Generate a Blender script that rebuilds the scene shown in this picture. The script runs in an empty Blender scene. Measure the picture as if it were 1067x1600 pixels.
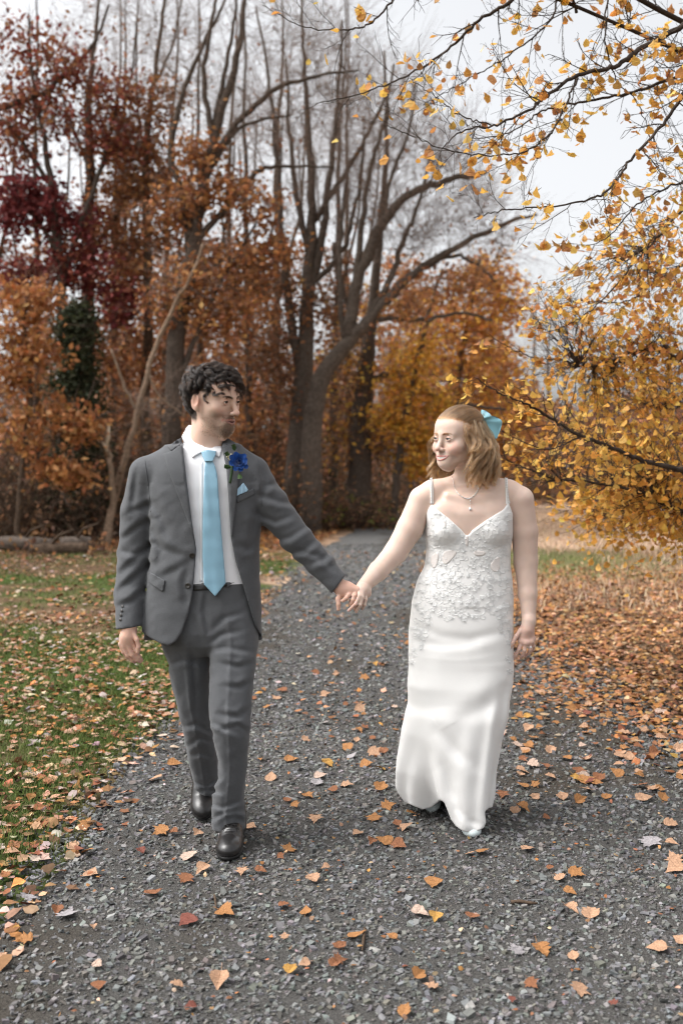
import bpy, math, random
import numpy as np
from mathutils import Vector
from mathutils.bvhtree import BVHTree
from mathutils.interpolate import poly_3d_calc

random.seed(7)
RNG = np.random.default_rng(11)
scene = bpy.context.scene
COL = scene.collection

# ------------------------------------------------------------------ camera
F, CX, HY, H = 1556.0, 533.5, 745.0, 1.38     # focal length in photo pixels, principal column, horizon row, eye height
cam_data = bpy.data.cameras.new('camera')
cam = bpy.data.objects.new('camera', cam_data)
COL.objects.link(cam)
scene.camera = cam
cam.location = (0, 0, H)
cam.rotation_euler = (math.radians(90), 0, 0)
cam_data.sensor_fit = 'VERTICAL'
cam_data.sensor_width = 24
cam_data.sensor_height = 36
cam_data.lens = F / 1600 * 36
cam_data.shift_y = -(800 - HY) / 1600
cam_data.clip_start = 0.05
cam_data.clip_end = 2000
cam_data.dof.use_dof = True
cam_data.dof.focus_distance = 3.65
cam_data.dof.aperture_fstop = 2.5

# ------------------------------------------------------------------ sky, sun, exposure
SUN_EL, SUN_AZ = 54, -98                       # degrees; azimuth from +Y towards +X (the brighter part of the cloud is at the left)
world = bpy.data.worlds.new('World')
scene.world = world
world.use_nodes = True
wn = world.node_tree
bg = wn.nodes['Background']
sky = wn.nodes.new('ShaderNodeTexSky')
sky.sky_type = 'NISHITA'
sky.sun_disc = False
sky.sun_elevation = math.radians(SUN_EL)
sky.sun_rotation = math.radians(SUN_AZ)
sky.air_density = 1.0
sky.dust_density = 6.0
sky.ozone_density = 1.0
hs = wn.nodes.new('ShaderNodeHueSaturation')   # cloud cover takes the blue out of the daylight
hs.inputs['Saturation'].default_value = 0.12
wn.links.new(sky.outputs[0], hs.inputs['Color'])
wn.links.new(hs.outputs[0], bg.inputs['Color'])
bg.inputs['Strength'].default_value = 0.15
sun_data = bpy.data.lights.new('sun', 'SUN')
sun_data.energy = 0.6
sun_data.angle = math.radians(40)
sun_data.color = (1.0, 0.97, 0.93)
sun = bpy.data.objects.new('sun', sun_data)
COL.objects.link(sun)
_e, _a = math.radians(SUN_EL), math.radians(SUN_AZ)
_d = Vector((math.sin(_a) * math.cos(_e), math.cos(_a) * math.cos(_e), math.sin(_e)))
sun.rotation_euler = (-_d).to_track_quat('-Z', 'Y').to_euler()
sun.location = _d * 50
vs = scene.view_settings
vs.view_transform = 'Standard'
vs.look = 'None'
vs.exposure = 1.1
vs.gamma = 1
vs.use_curve_mapping = False
scene.render.engine = 'CYCLES'
cy = scene.cycles
cy.max_bounces = 6
cy.diffuse_bounces = 3
cy.glossy_bounces = 2
cy.transmission_bounces = 3
cy.transparent_max_bounces = 8
cy.use_denoising = True
cy.denoiser = 'OPENIMAGEDENOISE'
cy.denoising_input_passes = 'RGB_ALBEDO_NORMAL'
cy.denoising_prefilter = 'ACCURATE'
cy.pixel_filter_type = 'BLACKMAN_HARRIS'
cy.filter_width = 1.15
cy.sample_clamp_indirect = 4

# ------------------------------------------------------------------ helpers
def P(px, py, Y):
    """the point at distance Y that the photograph shows at pixel (px, py)"""
    return np.array(((px - CX) * Y / F, Y, H - (py - HY) * Y / F))

def tag(o, label=None, cat=None, group=None, kind=None):
    for k, v in (('label', label), ('category', cat), ('group', group), ('kind', kind)):
        if v: o[k] = v
    return o

def empty(name, loc, label=None, cat=None, group=None):
    o = bpy.data.objects.new(name, None)
    COL.objects.link(o)
    o.location = loc
    o.empty_display_size = 0.2
    return tag(o, label, cat, group)

def link(name, data, mat=None, parent=None):
    o = bpy.data.objects.new(name, data)
    if mat is not None:
        if len(data.materials) == 0: data.materials.append(mat)
    COL.objects.link(o)
    if parent is not None:
        o.parent = parent
        p = Vector((0, 0, 0))
        q = parent
        while q is not None:
            p += q.location + q.matrix_parent_inverse.translation
            q = q.parent
        o.matrix_parent_inverse.translation = -p
    return o

def np_mesh(name, V, quads=None, tris=None, cols=None, smooth=True, attrs=None):
    me = bpy.data.meshes.new(name)
    V = np.ascontiguousarray(V, dtype=np.float32)
    q = np.zeros((0, 4), np.int32) if quads is None else np.asarray(quads, np.int32).reshape(-1, 4)
    t = np.zeros((0, 3), np.int32) if tris is None else np.asarray(tris, np.int32).reshape(-1, 3)
    me.vertices.add(len(V))
    me.vertices.foreach_set('co', V.ravel())
    nl = q.size + t.size
    me.loops.add(nl)
    me.loops.foreach_set('vertex_index', np.concatenate((q.ravel(), t.ravel())))
    me.polygons.add(len(q) + len(t))
    st = np.concatenate((np.arange(len(q)) * 4, q.size + np.arange(len(t)) * 3)).astype(np.int32)
    me.polygons.foreach_set('loop_start', st)
    if smooth:
        me.polygons.foreach_set('use_smooth', np.ones(len(st), bool))
    else:
        me.polygons.foreach_set('use_smooth', np.zeros(len(st), bool))
    me.update(calc_edges=True)
    if cols is not None:
        c = np.ones((len(V), 4), np.float32)
        c[:, :3] = cols
        a = me.color_attributes.new('Col', 'FLOAT_COLOR', 'POINT')
        a.data.foreach_set('color', c.ravel())
    if attrs:
        for k, v in attrs.items():
            a = me.attributes.new(k, 'FLOAT', 'POINT')
            a.data.foreach_set('value', np.ascontiguousarray(v, np.float32))
    me.validate()
    return me

class Tubes:
    """collects polylines with radii; makes tapered tubes of them, many at once"""
    def __init__(s, sides=6):
        s.g, s.sides = {}, sides
    def add(s, pts, rad, sides=None):
        pts = np.asarray(pts, float)
        rad = np.broadcast_to(np.asarray(rad, float), (len(pts),))
        s.g.setdefault((len(pts), sides or s.sides), []).append((pts, rad))
    def arrays(s):
        VV, QQ, TT, off = [], [], [], 0
        for (n, k), L in s.g.items():
            p = np.array([a for a, _ in L]); r = np.array([b for _, b in L])
            m = len(L)
            t = np.gradient(p, axis=1)
            t /= np.linalg.norm(t, axis=2, keepdims=True) + 1e-9
            mean = t.mean(axis=1)
            ref = np.where(np.abs(mean[:, 2:3]) > 0.8, np.array([[1.0, 0.2, 0]]), np.array([[0.1, 0.2, 1.0]]))
            u = np.cross(t, ref[:, None, :]); u /= np.linalg.norm(u, axis=2, keepdims=True) + 1e-9
            w = np.cross(t, u)
            an = np.arange(k) * 2 * math.pi / k
            V = p[:, :, None, :] + r[:, :, None, None] * (np.cos(an)[None, None, :, None] * u[:, :, None, :] + np.sin(an)[None, None, :, None] * w[:, :, None, :])
            V = V.reshape(-1, 3)
            i = np.arange(m)[:, None, None] * n * k + np.arange(n - 1)[None, :, None] * k
            j = np.arange(k)[None, None, :]; j2 = (j + 1) % k
            Q = np.stack((i + j, i + j2, i + k + j2, i + k + j), -1).reshape(-1, 4) + off
            VV.append(V); QQ.append(Q); n0 = off; off += len(V)
            if k <= 4 and r.max() < .012: continue       # hair-thin twigs need no caps
            off = n0
            # end caps as fans of triangles
            e = (np.arange(m) * n * k + (n - 1) * k)[:, None]
            b = np.arange(1, k - 1)[None, :]
            T = np.stack((e + 0 * b, e + b, e + b + 1), -1).reshape(-1, 3) + off
            e0 = (np.arange(m) * n * k)[:, None]
            T0 = np.stack((e0 + 0 * b, e0 + b + 1, e0 + b), -1).reshape(-1, 3) + off
            TT += [T, T0]; off += len(V)
        return np.concatenate(VV), np.concatenate(QQ), np.concatenate(TT) if TT else np.zeros((0, 3), int)
    def mesh(s, name, cols=None):
        V, Q, T = s.arrays()
        return np_mesh(name, V, Q, T, None if cols is None else np.broadcast_to(cols, (len(V), 3)))

def smooth_path(pts, n):
    """resample a polyline (rows of any width) with a Catmull-Rom spline"""
    p = np.asarray(pts, float)
    if len(p) == 2:
        t = np.linspace(0, 1, n)[:, None]
        return p[0] * (1 - t) + p[1] * t
    q = np.vstack((2 * p[0] - p[1], p, 2 * p[-1] - p[-2]))
    u = np.linspace(0, len(p) - 1 - 1e-6, n)
    i = u.astype(int); t = (u - i)[:, None]
    a, b, c, d = q[i], q[i + 1], q[i + 2], q[i + 3]
    return 0.5 * (2 * b + (c - a) * t + (2 * a - 5 * b + 4 * c - d) * t * t + (3 * b - a - 3 * c + d) * t ** 3)

def smoothstep(a, b, x):
    t = np.clip((x - a) / (b - a), 0, 1)
    return t * t * (3 - 2 * t)

def hash3(i, j, k, seed):
    n = (i * 374761393 + j * 668265263 + k * 1274126177 + seed * 974634777) & 0x7fffffff
    n = ((n ^ (n >> 13)) * 1274126177) & 0x7fffffff
    return ((n ^ (n >> 16)) & 0xffff) / 32767.5 - 1.0

def vnoise(X, Y, Z, seed=0):
    """smooth value noise in -1..1 on broadcast arrays"""
    X, Y, Z = np.broadcast_arrays(X, Y, Z)
    i, j, k = (np.floor(a).astype(np.int64) for a in (X, Y, Z))
    x, y, z = X - i, Y - j, Z - k
    x, y, z = (a * a * (3 - 2 * a) for a in (x, y, z))
    r = 0
    for di in (0, 1):
        for dj in (0, 1):
            for dk in (0, 1):
                r = r + hash3(i + di, j + dj, k + dk, seed) * (x if di else 1 - x) * (y if dj else 1 - y) * (z if dk else 1 - z)
    return r

# ------------------------------------------------------------------ signed distance modelling
def steps(*segs):
    """grid coordinates from (start, end, spacing) runs"""
    out = []
    for a, b, s in segs:
        n = max(2, int(round((b - a) / s)))
        out.append(np.linspace(a, b, n, endpoint=False))
    out.append(np.array([segs[-1][1]]))
    return np.concatenate(out)

def smin(a, b, k):
    if k <= 0: return np.minimum(a, b)
    h = np.clip(0.5 + 0.5 * (b - a) / k, 0, 1)
    return b + (a - b) * h - k * h * (1 - h)

class Field:
    def __init__(s, xs, ys, zs):
        s.xs, s.ys, s.zs = xs, ys, zs
        s.d = np.full((len(xs), len(ys), len(zs)), 0.25, np.float32)
    def box(s, lo, hi):
        sl = []
        for a, l, h in zip((s.xs, s.ys, s.zs), lo, hi):
            i, j = np.searchsorted(a, l), np.searchsorted(a, h)
            sl.append(slice(max(0, i - 1), min(len(a), j + 1)))
        return tuple(sl)
    def pts(s, sl):
        return s.xs[sl[0]][:, None, None], s.ys[sl[1]][None, :, None], s.zs[sl[2]][None, None, :]
    def put(s, fn, lo, hi, k=0.01, op='u'):
        lo, hi = np.asarray(lo) - k - 0.012, np.asarray(hi) + k + 0.012
        sl = s.box(lo, hi)
        if any(a.stop <= a.start for a in sl): return
        v = fn(*s.pts(sl))
        a = s.d[sl]
        if op == 'u': s.d[sl] = smin(a, v, k)
        elif op == 's': s.d[sl] = -smin(-a, v, k)
        elif op == 'i': s.d[sl] = -smin(-a, -v, k)
        elif op == '+': s.d[sl] = a + v
    def ell(s, c, r, R=None, k=0.01, op='u'):
        """ellipsoid; R has the local axes as columns"""
        c, r = np.asarray(c, float), np.broadcast_to(np.asarray(r, float), (3,))
        m = r if R is None else np.abs(R) @ r
        def fn(X, Y, Z):
            x, y, z = X - c[0], Y - c[1], Z - c[2]
            if R is not None:
                x, y, z = (R[0, i] * x + R[1, i] * y + R[2, i] * z for i in range(3))
            a, b, e = (x / r[0]), (y / r[1]), (z / r[2])
            k0 = np.sqrt(a * a + b * b + e * e) + 1e-6
            k1 = np.sqrt((a / r[0]) ** 2 + (b / r[1]) ** 2 + (e / r[2]) ** 2) + 1e-6
            return k0 * (k0 - 1) / k1
        s.put(fn, c - m, c + m, k, op)
    def cap(s, a, b, ra, rb=None, k=0.01, op='u'):
        a, b = np.asarray(a, float), np.asarray(b, float)
        rb = ra if rb is None else rb
        ab = b - a; L2 = ab @ ab + 1e-12
        m = max(ra, rb)
        def fn(X, Y, Z):
            x, y, z = X - a[0], Y - a[1], Z - a[2]
            t = np.clip((x * ab[0] + y * ab[1] + z * ab[2]) / L2, 0, 1)
            return np.sqrt((x - t * ab[0]) ** 2 + (y - t * ab[1]) ** 2 + (z - t * ab[2]) ** 2) - (ra + (rb - ra) * t)
        s.put(fn, np.minimum(a, b) - m, np.maximum(a, b) + m, k, op)
    def chain(s, pts, rad, k=0.01, op='u'):
        rad = np.broadcast_to(np.asarray(rad, float), (len(pts),))
        for i in range(len(pts) - 1): s.cap(pts[i], pts[i + 1], rad[i], rad[i + 1], k, op)
    def loft(s, rows, k=0.02, op='u', p=2.3, fold=None, pad=0.05):
        """stack of horizontal super-ellipses; rows (z, cx, cy, half width, half depth), z rising"""
        rw = np.array(sorted(rows), float)
        zz = np.linspace(rw[0, 0], rw[-1, 0], 120)
        tab = np.array([np.interp(zz, rw[:, 0], rw[:, i]) for i in range(1, 5)])
        ker = np.hanning(9); ker /= ker.sum()
        tab = np.array([np.convolve(np.pad(t, 4, mode='edge'), ker, 'valid') for t in tab])
        z0, z1 = rw[0, 0], rw[-1, 0]
        def fn(X, Y, Z):
            cx, cy, a, b = (np.interp(Z.ravel(), zz, t)[None, None, :] for t in tab)
            u, w = (X - cx) / a, (Y - cy) / b
            rr = (np.abs(u) ** p + np.abs(w) ** p) ** (1 / p) + 1e-6
            g = np.minimum(a, b)
            d = (rr - 1) * (g * 0.6 + 0.4 * np.sqrt((u * a) ** 2 + (w * b) ** 2) / rr)
            if fold is not None: d = d - fold(X, Y, Z, np.arctan2(-w, u), rr)
            return np.maximum(d, np.maximum(z0 - Z, Z - z1))
        mx = tab[2].max() + pad; my = tab[3].max() + pad
        s.put(fn, (tab[0].min() - mx, tab[1].min() - my, z0), (tab[0].max() + mx, tab[1].max() + my, z1), k, op)
    def prism(s, poly, y0, y1, op='s', k=0.0, lo=None, hi=None):
        """prism along the view rays through a pixel polygon, between distances y0 and y1"""
        q = np.asarray(poly, float)
        def fn(X, Y, Z):
            u = (X / Y * F + CX) + 0 * Z
            v = (H - Z) / Y * F + HY + 0 * X
            d2 = np.full(np.broadcast(u, v).shape, 1e9); ins = np.zeros(d2.shape, bool)
            for i in range(len(q)):
                a, b = q[i], q[(i + 1) % len(q)]
                e = b - a
                wx, wy = u - a[0], v - a[1]
                t = np.clip((wx * e[0] + wy * e[1]) / (e @ e + 1e-9), 0, 1)
                d2 = np.minimum(d2, (wx - e[0] * t) ** 2 + (wy - e[1] * t) ** 2)
                c1 = (a[1] <= v) & (b[1] > v); c2 = (a[1] > v) & (b[1] <= v)
                s_ = e[0] * wy - e[1] * wx
                ins ^= (c1 & (s_ > 0)) | (c2 & (s_ < 0))
            d = np.sqrt(d2) * np.where(ins, -1, 1) * Y / F
            return np.maximum(d, np.maximum(y0 - Y, Y - y1))
        if lo is None:
            c = [P(x, y, yy) for x, y in q for yy in (y0, y1)]
            lo, hi = np.min(c, 0), np.max(c, 0)
        s.put(fn, lo, hi, k, op)
    def warp(s, fn, lo, hi):
        s.put(fn, lo, hi, 0, '+')
    def creases(s, L, y1, w=5.0, amp=.006, ridge=.7, y0=3.3):
        """cloth folds: a hollow along each pixel polyline with a ridge on its right-hand side"""
        for pl in L:
            q = np.asarray(pl, float)
            ln = np.hypot(*np.diff(q, axis=0).T); tot = ln.sum(); st = np.concatenate(([0], np.cumsum(ln)))
            def fn(X, Y, Z):
                u = (X / Y * F + CX) + 0 * Z; v = (H - Z) / Y * F + HY + 0 * X
                best = np.full(np.broadcast(u, v).shape, 1e9); sd = np.zeros(best.shape); tt = np.zeros(best.shape)
                for i in range(len(q) - 1):
                    e = q[i + 1] - q[i]; wx, wy = u - q[i][0], v - q[i][1]
                    t = np.clip((wx * e[0] + wy * e[1]) / (e @ e), 0, 1)
                    d = np.hypot(wx - e[0] * t, wy - e[1] * t); m = d < best
                    best = np.where(m, d, best); sd = np.where(m, np.sign(e[0] * wy - e[1] * wx) * d, sd); tt = np.where(m, (st[i] + t * ln[i]) / tot, tt)
                tp = np.sin(np.clip(tt * .92 + .04, 0, 1) * math.pi) ** .6 * smoothstep(y1, y1 - .03, Y)
                return tp * amp * (np.exp(-(best / w) ** 2) - ridge * np.exp(-((sd - 1.7 * w) / (1.2 * w)) ** 2))
            m = 4 * w
            c = [P(x, y, yy) for x, y in ((q[:, 0].min() - m, q[:, 1].min() - m), (q[:, 0].max() + m, q[:, 1].max() + m)) for yy in (y0, y1)]
            s.put(fn, np.min(c, 0), np.max(c, 0), 0, '+')
    def net(s, relax=1):
        """surface nets"""
        d, xs, ys, zs = s.d, s.xs, s.ys, s.zs
        neg = d < 0
        c = np.zeros(tuple(n - 1 for n in d.shape), np.int8)
        for di in (0, 1):
            for dj in (0, 1):
                for dk in (0, 1):
                    c += neg[di:d.shape[0] - 1 + di, dj:d.shape[1] - 1 + dj, dk:d.shape[2] - 1 + dk]
        I, J, K = np.nonzero((c > 0) & (c < 8))
        ids = np.full(c.shape, -1, np.int32); ids[I, J, K] = np.arange(len(I))
        cor = np.array([(a, b, e) for a in (0, 1) for b in (0, 1) for e in (0, 1)])
        val = np.stack([d[I + a, J + b, K + e] for a, b, e in cor], 1)
        pos = np.zeros((len(I), 3)); cnt = np.zeros(len(I))
        for m in range(8):
            for n in range(m + 1, 8):
                if np.abs(cor[m] - cor[n]).sum() != 1: continue
                va, vb = val[:, m], val[:, n]
                mk = (va < 0) != (vb < 0)
                t = np.where(mk, va / np.where(mk, va - vb, 1), 0)[:, None]
                pos += mk[:, None] * (cor[m] + t * (cor[n] - cor[m])); cnt += mk
        fr = pos / cnt[:, None]
        V = np.stack((xs[I] + fr[:, 0] * (xs[I + 1] - xs[I]), ys[J] + fr[:, 1] * (ys[J + 1] - ys[J]), zs[K] + fr[:, 2] * (zs[K + 1] - zs[K])), 1)
        Q = []
        for ax in range(3):
            sl0 = [slice(1, -1)] * 3; sl1 = [slice(1, -1)] * 3
            sl0[ax] = slice(0, -1); sl1[ax] = slice(1, None)
            n0, n1 = neg[tuple(sl0)], neg[tuple(sl1)]
            a = np.argwhere(n0 != n1)
            if not len(a): continue
            flip = n0[tuple(a.T)]
            o = np.ones(3, int); o[ax] = 0
            a = a + o
            b1, b2 = [i for i in range(3) if i != ax]
            def cell(db1, db2):
                e = a.copy(); e[:, b1] -= db1; e[:, b2] -= db2
                return ids[tuple(e.T)]
            q = np.stack((cell(1, 1), cell(0, 1), cell(0, 0), cell(1, 0)), 1)
            if ax == 1: flip = ~flip
            q[~flip] = q[~flip][:, ::-1]
            Q.append(q)
        Q = np.concatenate(Q)
        Q = Q[(Q >= 0).all(1)]
        for _ in range(relax):
            acc = np.zeros_like(V); n = np.zeros(len(V))
            for e in range(4):
                for nb in (1, 3):
                    np.add.at(acc, Q[:, e], V[Q[:, (e + nb) % 4]]) if False else None
            e1 = np.concatenate((Q[:, 0], Q[:, 1], Q[:, 2], Q[:, 3])); e2 = np.concatenate((Q[:, 1], Q[:, 2], Q[:, 3], Q[:, 0]))
            for ax in range(3):
                acc[:, ax] = np.bincount(e1, V[e2, ax], len(V)) + np.bincount(e2, V[e1, ax], len(V))
            n = np.bincount(e1, minlength=len(V)) + np.bincount(e2, minlength=len(V))
            V = V * 0.5 + 0.5 * acc / np.maximum(n, 1)[:, None]
        return V, Q

def thin(o, ratio):
    """fewer triangles where the surface is smooth"""
    m = o.modifiers.new('decimate', 'DECIMATE'); m.ratio = ratio
    return o

def bvh_of(V, Q):
    return BVHTree.FromPolygons([tuple(v) for v in V.tolist()], Q.tolist())

def drape(bvh, poly, step=3.0, lift=0.003, y0=2.0, thick=0.0, profile=None, maxd=None, back=None):
    """lay a pixel polygon onto a surface as a sheet: grid points inside it are cast along the view rays.
    Returns V, quads, tris of a sheet with turned-in edges (so it has thickness)."""
    q = np.asarray(poly, float)
    # constrained triangulation through mathutils
    from mathutils.geometry import delaunay_2d_cdt
    edge = []
    for i in range(len(q)):
        a, b = q[i], q[(i + 1) % len(q)]
        n = max(1, int(np.hypot(*(b - a)) / step))
        for t in range(n): edge.append(a + (b - a) * t / n)
    edge = np.array(edge)
    lo, hi = q.min(0), q.max(0)
    gx, gy = np.meshgrid(np.arange(lo[0], hi[0], step), np.arange(lo[1], hi[1], step))
    g = np.stack((gx.ravel(), gy.ravel()), 1) + 0.01
    ins = np.zeros(len(g), bool); dd = np.full(len(g), 1e9)
    for i in range(len(q)):
        a, b = q[i], q[(i + 1) % len(q)]
        e = b - a; w = g - a
        t = np.clip((w @ e) / (e @ e + 1e-9), 0, 1)
        dd = np.minimum(dd, np.hypot(*(w - t[:, None] * e).T))
        s_ = e[0] * w[:, 1] - e[1] * w[:, 0]
        c1 = (a[1] <= g[:, 1]) & (b[1] > g[:, 1]); c2 = (a[1] > g[:, 1]) & (b[1] <= g[:, 1])
        ins ^= (c1 & (s_ > 0)) | (c2 & (s_ < 0))
    g = g[ins & (dd > step * 0.5)]
    p2 = np.vstack((edge, g)); ne = len(edge)
    vc, _, fc, _, _, _ = delaunay_2d_cdt([Vector(p) for p in p2.tolist()], [(i, (i + 1) % ne) for i in range(ne)], [], 1, 1e-4)
    vc = np.array([tuple(v) for v in vc])
    hit = []
    lastY = None
    for x, y in vc:
        d = Vector(P(x, y, 1.0)) - Vector((0, 0, H))
        d.normalize()
        o = Vector((0, 0, H)) + d * y0
        r = bvh.ray_cast(o, d)
        hit.append(np.nan if r[0] is None else r[0].y)
    hit = np.array(hit)
    if np.isnan(hit).any():
        ok = ~np.isnan(hit)
        for i in np.nonzero(~ok)[0]:
            j = np.argmin(((vc[ok] - vc[i]) ** 2).sum(1)); hit[i] = hit[ok][j]
    lf = lift if profile is None else lift + np.array([profile(x, y) for x, y in vc])
    Y = hit - lf
    top = np.array([P(x, y, yy) for (x, y), yy in zip(vc, Y)])
    T = []
    for f in fc:
        f = list(f)
        for k in range(1, len(f) - 1): T.append((f[0], f[k + 1], f[k]))
    T = np.array(T)
    # orientation: faces must look at the camera (-Y)
    nrm = np.cross(top[T[:, 1]] - top[T[:, 0]], top[T[:, 2]] - top[T[:, 0]])
    if (nrm[:, 1] > 0).mean() > 0.5: T = T[:, ::-1]
    # rim: boundary edges go back onto the surface
    from collections import Counter
    ec = {}
    for a, b, c in T.tolist():
        for e in ((a, b), (b, c), (c, a)):
            k = (min(e), max(e)); ec.setdefault(k, []).append(e)
    bd = [v[0] for v in ec.values() if len(v) == 1]
    bi = sorted({i for e in bd for i in e}); mp = {v: len(top) + n for n, v in enumerate(bi)}
    bk = np.array([P(vc[i][0], vc[i][1], Y[i] + (back if back else np.atleast_1d(lf)[i % len(np.atleast_1d(lf))] + 0.002)) for i in bi])
    Q = [(b, a, mp[a], mp[b]) for a, b in bd]
    return np.vstack((top, bk)), np.array(Q), T

# ------------------------------------------------------------------ materials
def mat(name, base=(0.5, 0.5, 0.5), rough=0.6, spec=0.3, attr=False, noise=None, bump=None, sheen=0, trans=0, sss=0, metal=0, coat=0, vary=None):
    """principled material; noise=(scale, amount, detail) varies the colour, bump=(scale, strength, distance[, stretch]) the relief"""
    m = bpy.data.materials.new(name)
    m.use_nodes = True
    nt = m.node_tree; N, L = nt.nodes, nt.links
    b = N['Principled BSDF']
    b.inputs['Roughness'].default_value = rough
    b.inputs['Specular IOR Level'].default_value = spec
    b.inputs['Metallic'].default_value = metal
    b.inputs['Sheen Weight'].default_value = sheen
    b.inputs['Coat Weight'].default_value = coat
    if sss:
        b.inputs['Subsurface Weight'].default_value = sss
        b.inputs['Subsurface Radius'].default_value = (0.010, 0.004, 0.002)
        b.inputs['Subsurface Scale'].default_value = 0.6
    src = None
    if attr:
        a = N.new('ShaderNodeVertexColor'); a.layer_name = 'Col'; src = a.outputs['Color']
    tc = N.new('ShaderNodeTexCoord')
    if noise:
        t = N.new('ShaderNodeTexNoise'); t.inputs['Scale'].default_value = noise[0]; t.inputs['Detail'].default_value = noise[2] if len(noise) > 2 else 4
        L.new(tc.outputs['Object'], t.inputs['Vector'])
        mr = N.new('ShaderNodeMapRange'); mr.inputs[1].default_value = 0.25; mr.inputs[2].default_value = 0.75
        mr.inputs[3].default_value = 1 - noise[1]; mr.inputs[4].default_value = 1 + noise[1]
        L.new(t.outputs[0], mr.inputs[0])
        v = N.new('ShaderNodeVectorMath'); v.operation = 'SCALE'
        if src: L.new(src, v.inputs[0])
        else: v.inputs[0].default_value = base
        L.new(mr.outputs[0], v.inputs['Scale']); src = v.outputs[0]
    if src: L.new(src, b.inputs['Base Color'])
    else: b.inputs['Base Color'].default_value = (*base, 1)
    if bump:
        t = N.new('ShaderNodeTexNoise'); t.inputs['Scale'].default_value = bump[0]; t.inputs['Detail'].default_value = 5
        if len(bump) > 3:
            mp = N.new('ShaderNodeMapping'); mp.inputs['Scale'].default_value = bump[3]
            L.new(tc.outputs['Object'], mp.inputs['Vector']); L.new(mp.outputs[0], t.inputs['Vector'])
        else: L.new(tc.outputs['Object'], t.inputs['Vector'])
        bp = N.new('ShaderNodeBump'); bp.inputs['Strength'].default_value = bump[1]; bp.inputs['Distance'].default_value = bump[2]
        L.new(t.outputs[0], bp.inputs['Height']); L.new(bp.outputs[0], b.inputs['Normal'])
    if trans:
        tr = N.new('ShaderNodeBsdfTranslucent'); mx = N.new('ShaderNodeMixShader'); mx.inputs[0].default_value = trans
        if src: L.new(src, tr.inputs['Color'])
        else: tr.inputs['Color'].default_value = (*base, 1)
        L.new(b.outputs[0], mx.inputs[1]); L.new(tr.outputs[0], mx.inputs[2])
        L.new(mx.outputs[0], N['Material Output'].inputs['Surface'])
    return m

def vary(c, n, amt=0.18, seed=None):
    """n colours scattered round c (or round a list of colours)"""
    c = np.atleast_2d(np.asarray(c, float))
    k = c[RNG.integers(0, len(c), n)]
    return np.clip(k * np.exp(RNG.normal(0, amt, (n, 1))) * np.exp(RNG.normal(0, amt * 0.3, (n, 3))), 0, 1)
# ================================================================== THE SETTING
# ------------------------------------------------------------------ ground
def path_left(Y):  return np.interp(Y, [0, 3, 4.5, 6, 9, 11.6, 18.7, 26, 33, 45, 60], [-1.12, -1.06, -1.0, -.93, -.9, -.87, -.4, .3, 1.3, 3.6, 8.0])
def path_right(Y): return np.interp(Y, [0, 3, 4.5, 6, 9, 11.6, 18.7, 26, 33, 45, 60], [2.3, 2.2, 2.0, 1.85, 1.7, 1.6, 1.9, 2.5, 3.4, 5.8, 10.5])

GREEN, SOIL, LITTER, STRAW = (np.array(c) for c in ((.055, .085, .022), (.085, .062, .042), (.20, .105, .05), (.42, .29, .20)))
gx = steps((-400, -60, 34), (-60, -14, 4), (-14, -5, .5), (-5, 6, .12), (6, 14, .5), (14, 60, 4), (60, 400, 34))
gy = steps((-60, 0, 6), (0, 2, .4), (2, 14, .12), (14, 34, .4), (34, 80, 4), (80, 600, 50))
GX, GY = np.meshgrid(gx, gy, indexing='ij')
gn = vnoise(GX * .9, GY * .9, 0 * GX, 3) * .6 + vnoise(GX * 3.1, GY * 3.1, 0 * GX, 4) * .4
left = smoothstep(.3, -.4, GX - path_left(GY) + gn * .35)
wood = smoothstep(16.5, 20.5, GY + gn * 1.5 + .25 * (GX + 3))
straw = smoothstep(9, 15, GY + gn * 2.5) * (1 - .9 * smoothstep(20.5, 18, GY) * smoothstep(15, 16.5, GY))
gc = np.zeros(GX.shape + (3,))
lawn = GREEN * (1 - smoothstep(-.35, .45, gn))[..., None] + (SOIL * .7 + LITTER * .3) * smoothstep(-.35, .45, gn)[..., None]
rgt = SOIL * .8 + LITTER * .2 + (LITTER - SOIL) * smoothstep(-.3, .4, gn)[..., None] * .5
rgt = rgt * (1 - straw[..., None]) + (STRAW * (1 + .2 * gn[..., None])) * straw[..., None]
strip = smoothstep(12.6, 13.6, GY) * smoothstep(20, 17, GY) * smoothstep(1.9, 2.6, GX) * smoothstep(6.0, 3.8, GX)
rgt = rgt * (1 - .75 * strip[..., None]) + np.array((.10, .12, .04)) * .75 * strip[..., None]
lft = lawn * (1 - wood[..., None]) + (LITTER * .75) * wood[..., None]
gc = lft * left[..., None] + rgt * (1 - left[..., None])
GZ = np.where(GX < path_left(GY) - .05, .02, .0) * smoothstep(0, .25, path_left(GY) - GX) + .012 * gn * (left > .5)
nx, ny = len(gx), len(gy)
gi = np.arange(nx * ny).reshape(nx, ny)
gq = np.stack((gi[:-1, :-1], gi[1:, :-1], gi[1:, 1:], gi[:-1, 1:]), -1).reshape(-1, 4)
m_ground = mat('ground_soil', attr=True, rough=1, spec=.1, noise=(9, .45, 8), bump=(60, .8, .02))
tag(link('ground', np_mesh('ground', np.stack((GX, GY, GZ - .004), -1).reshape(-1, 3), gq, cols=gc.reshape(-1, 3)), m_ground), kind='structure')

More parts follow.
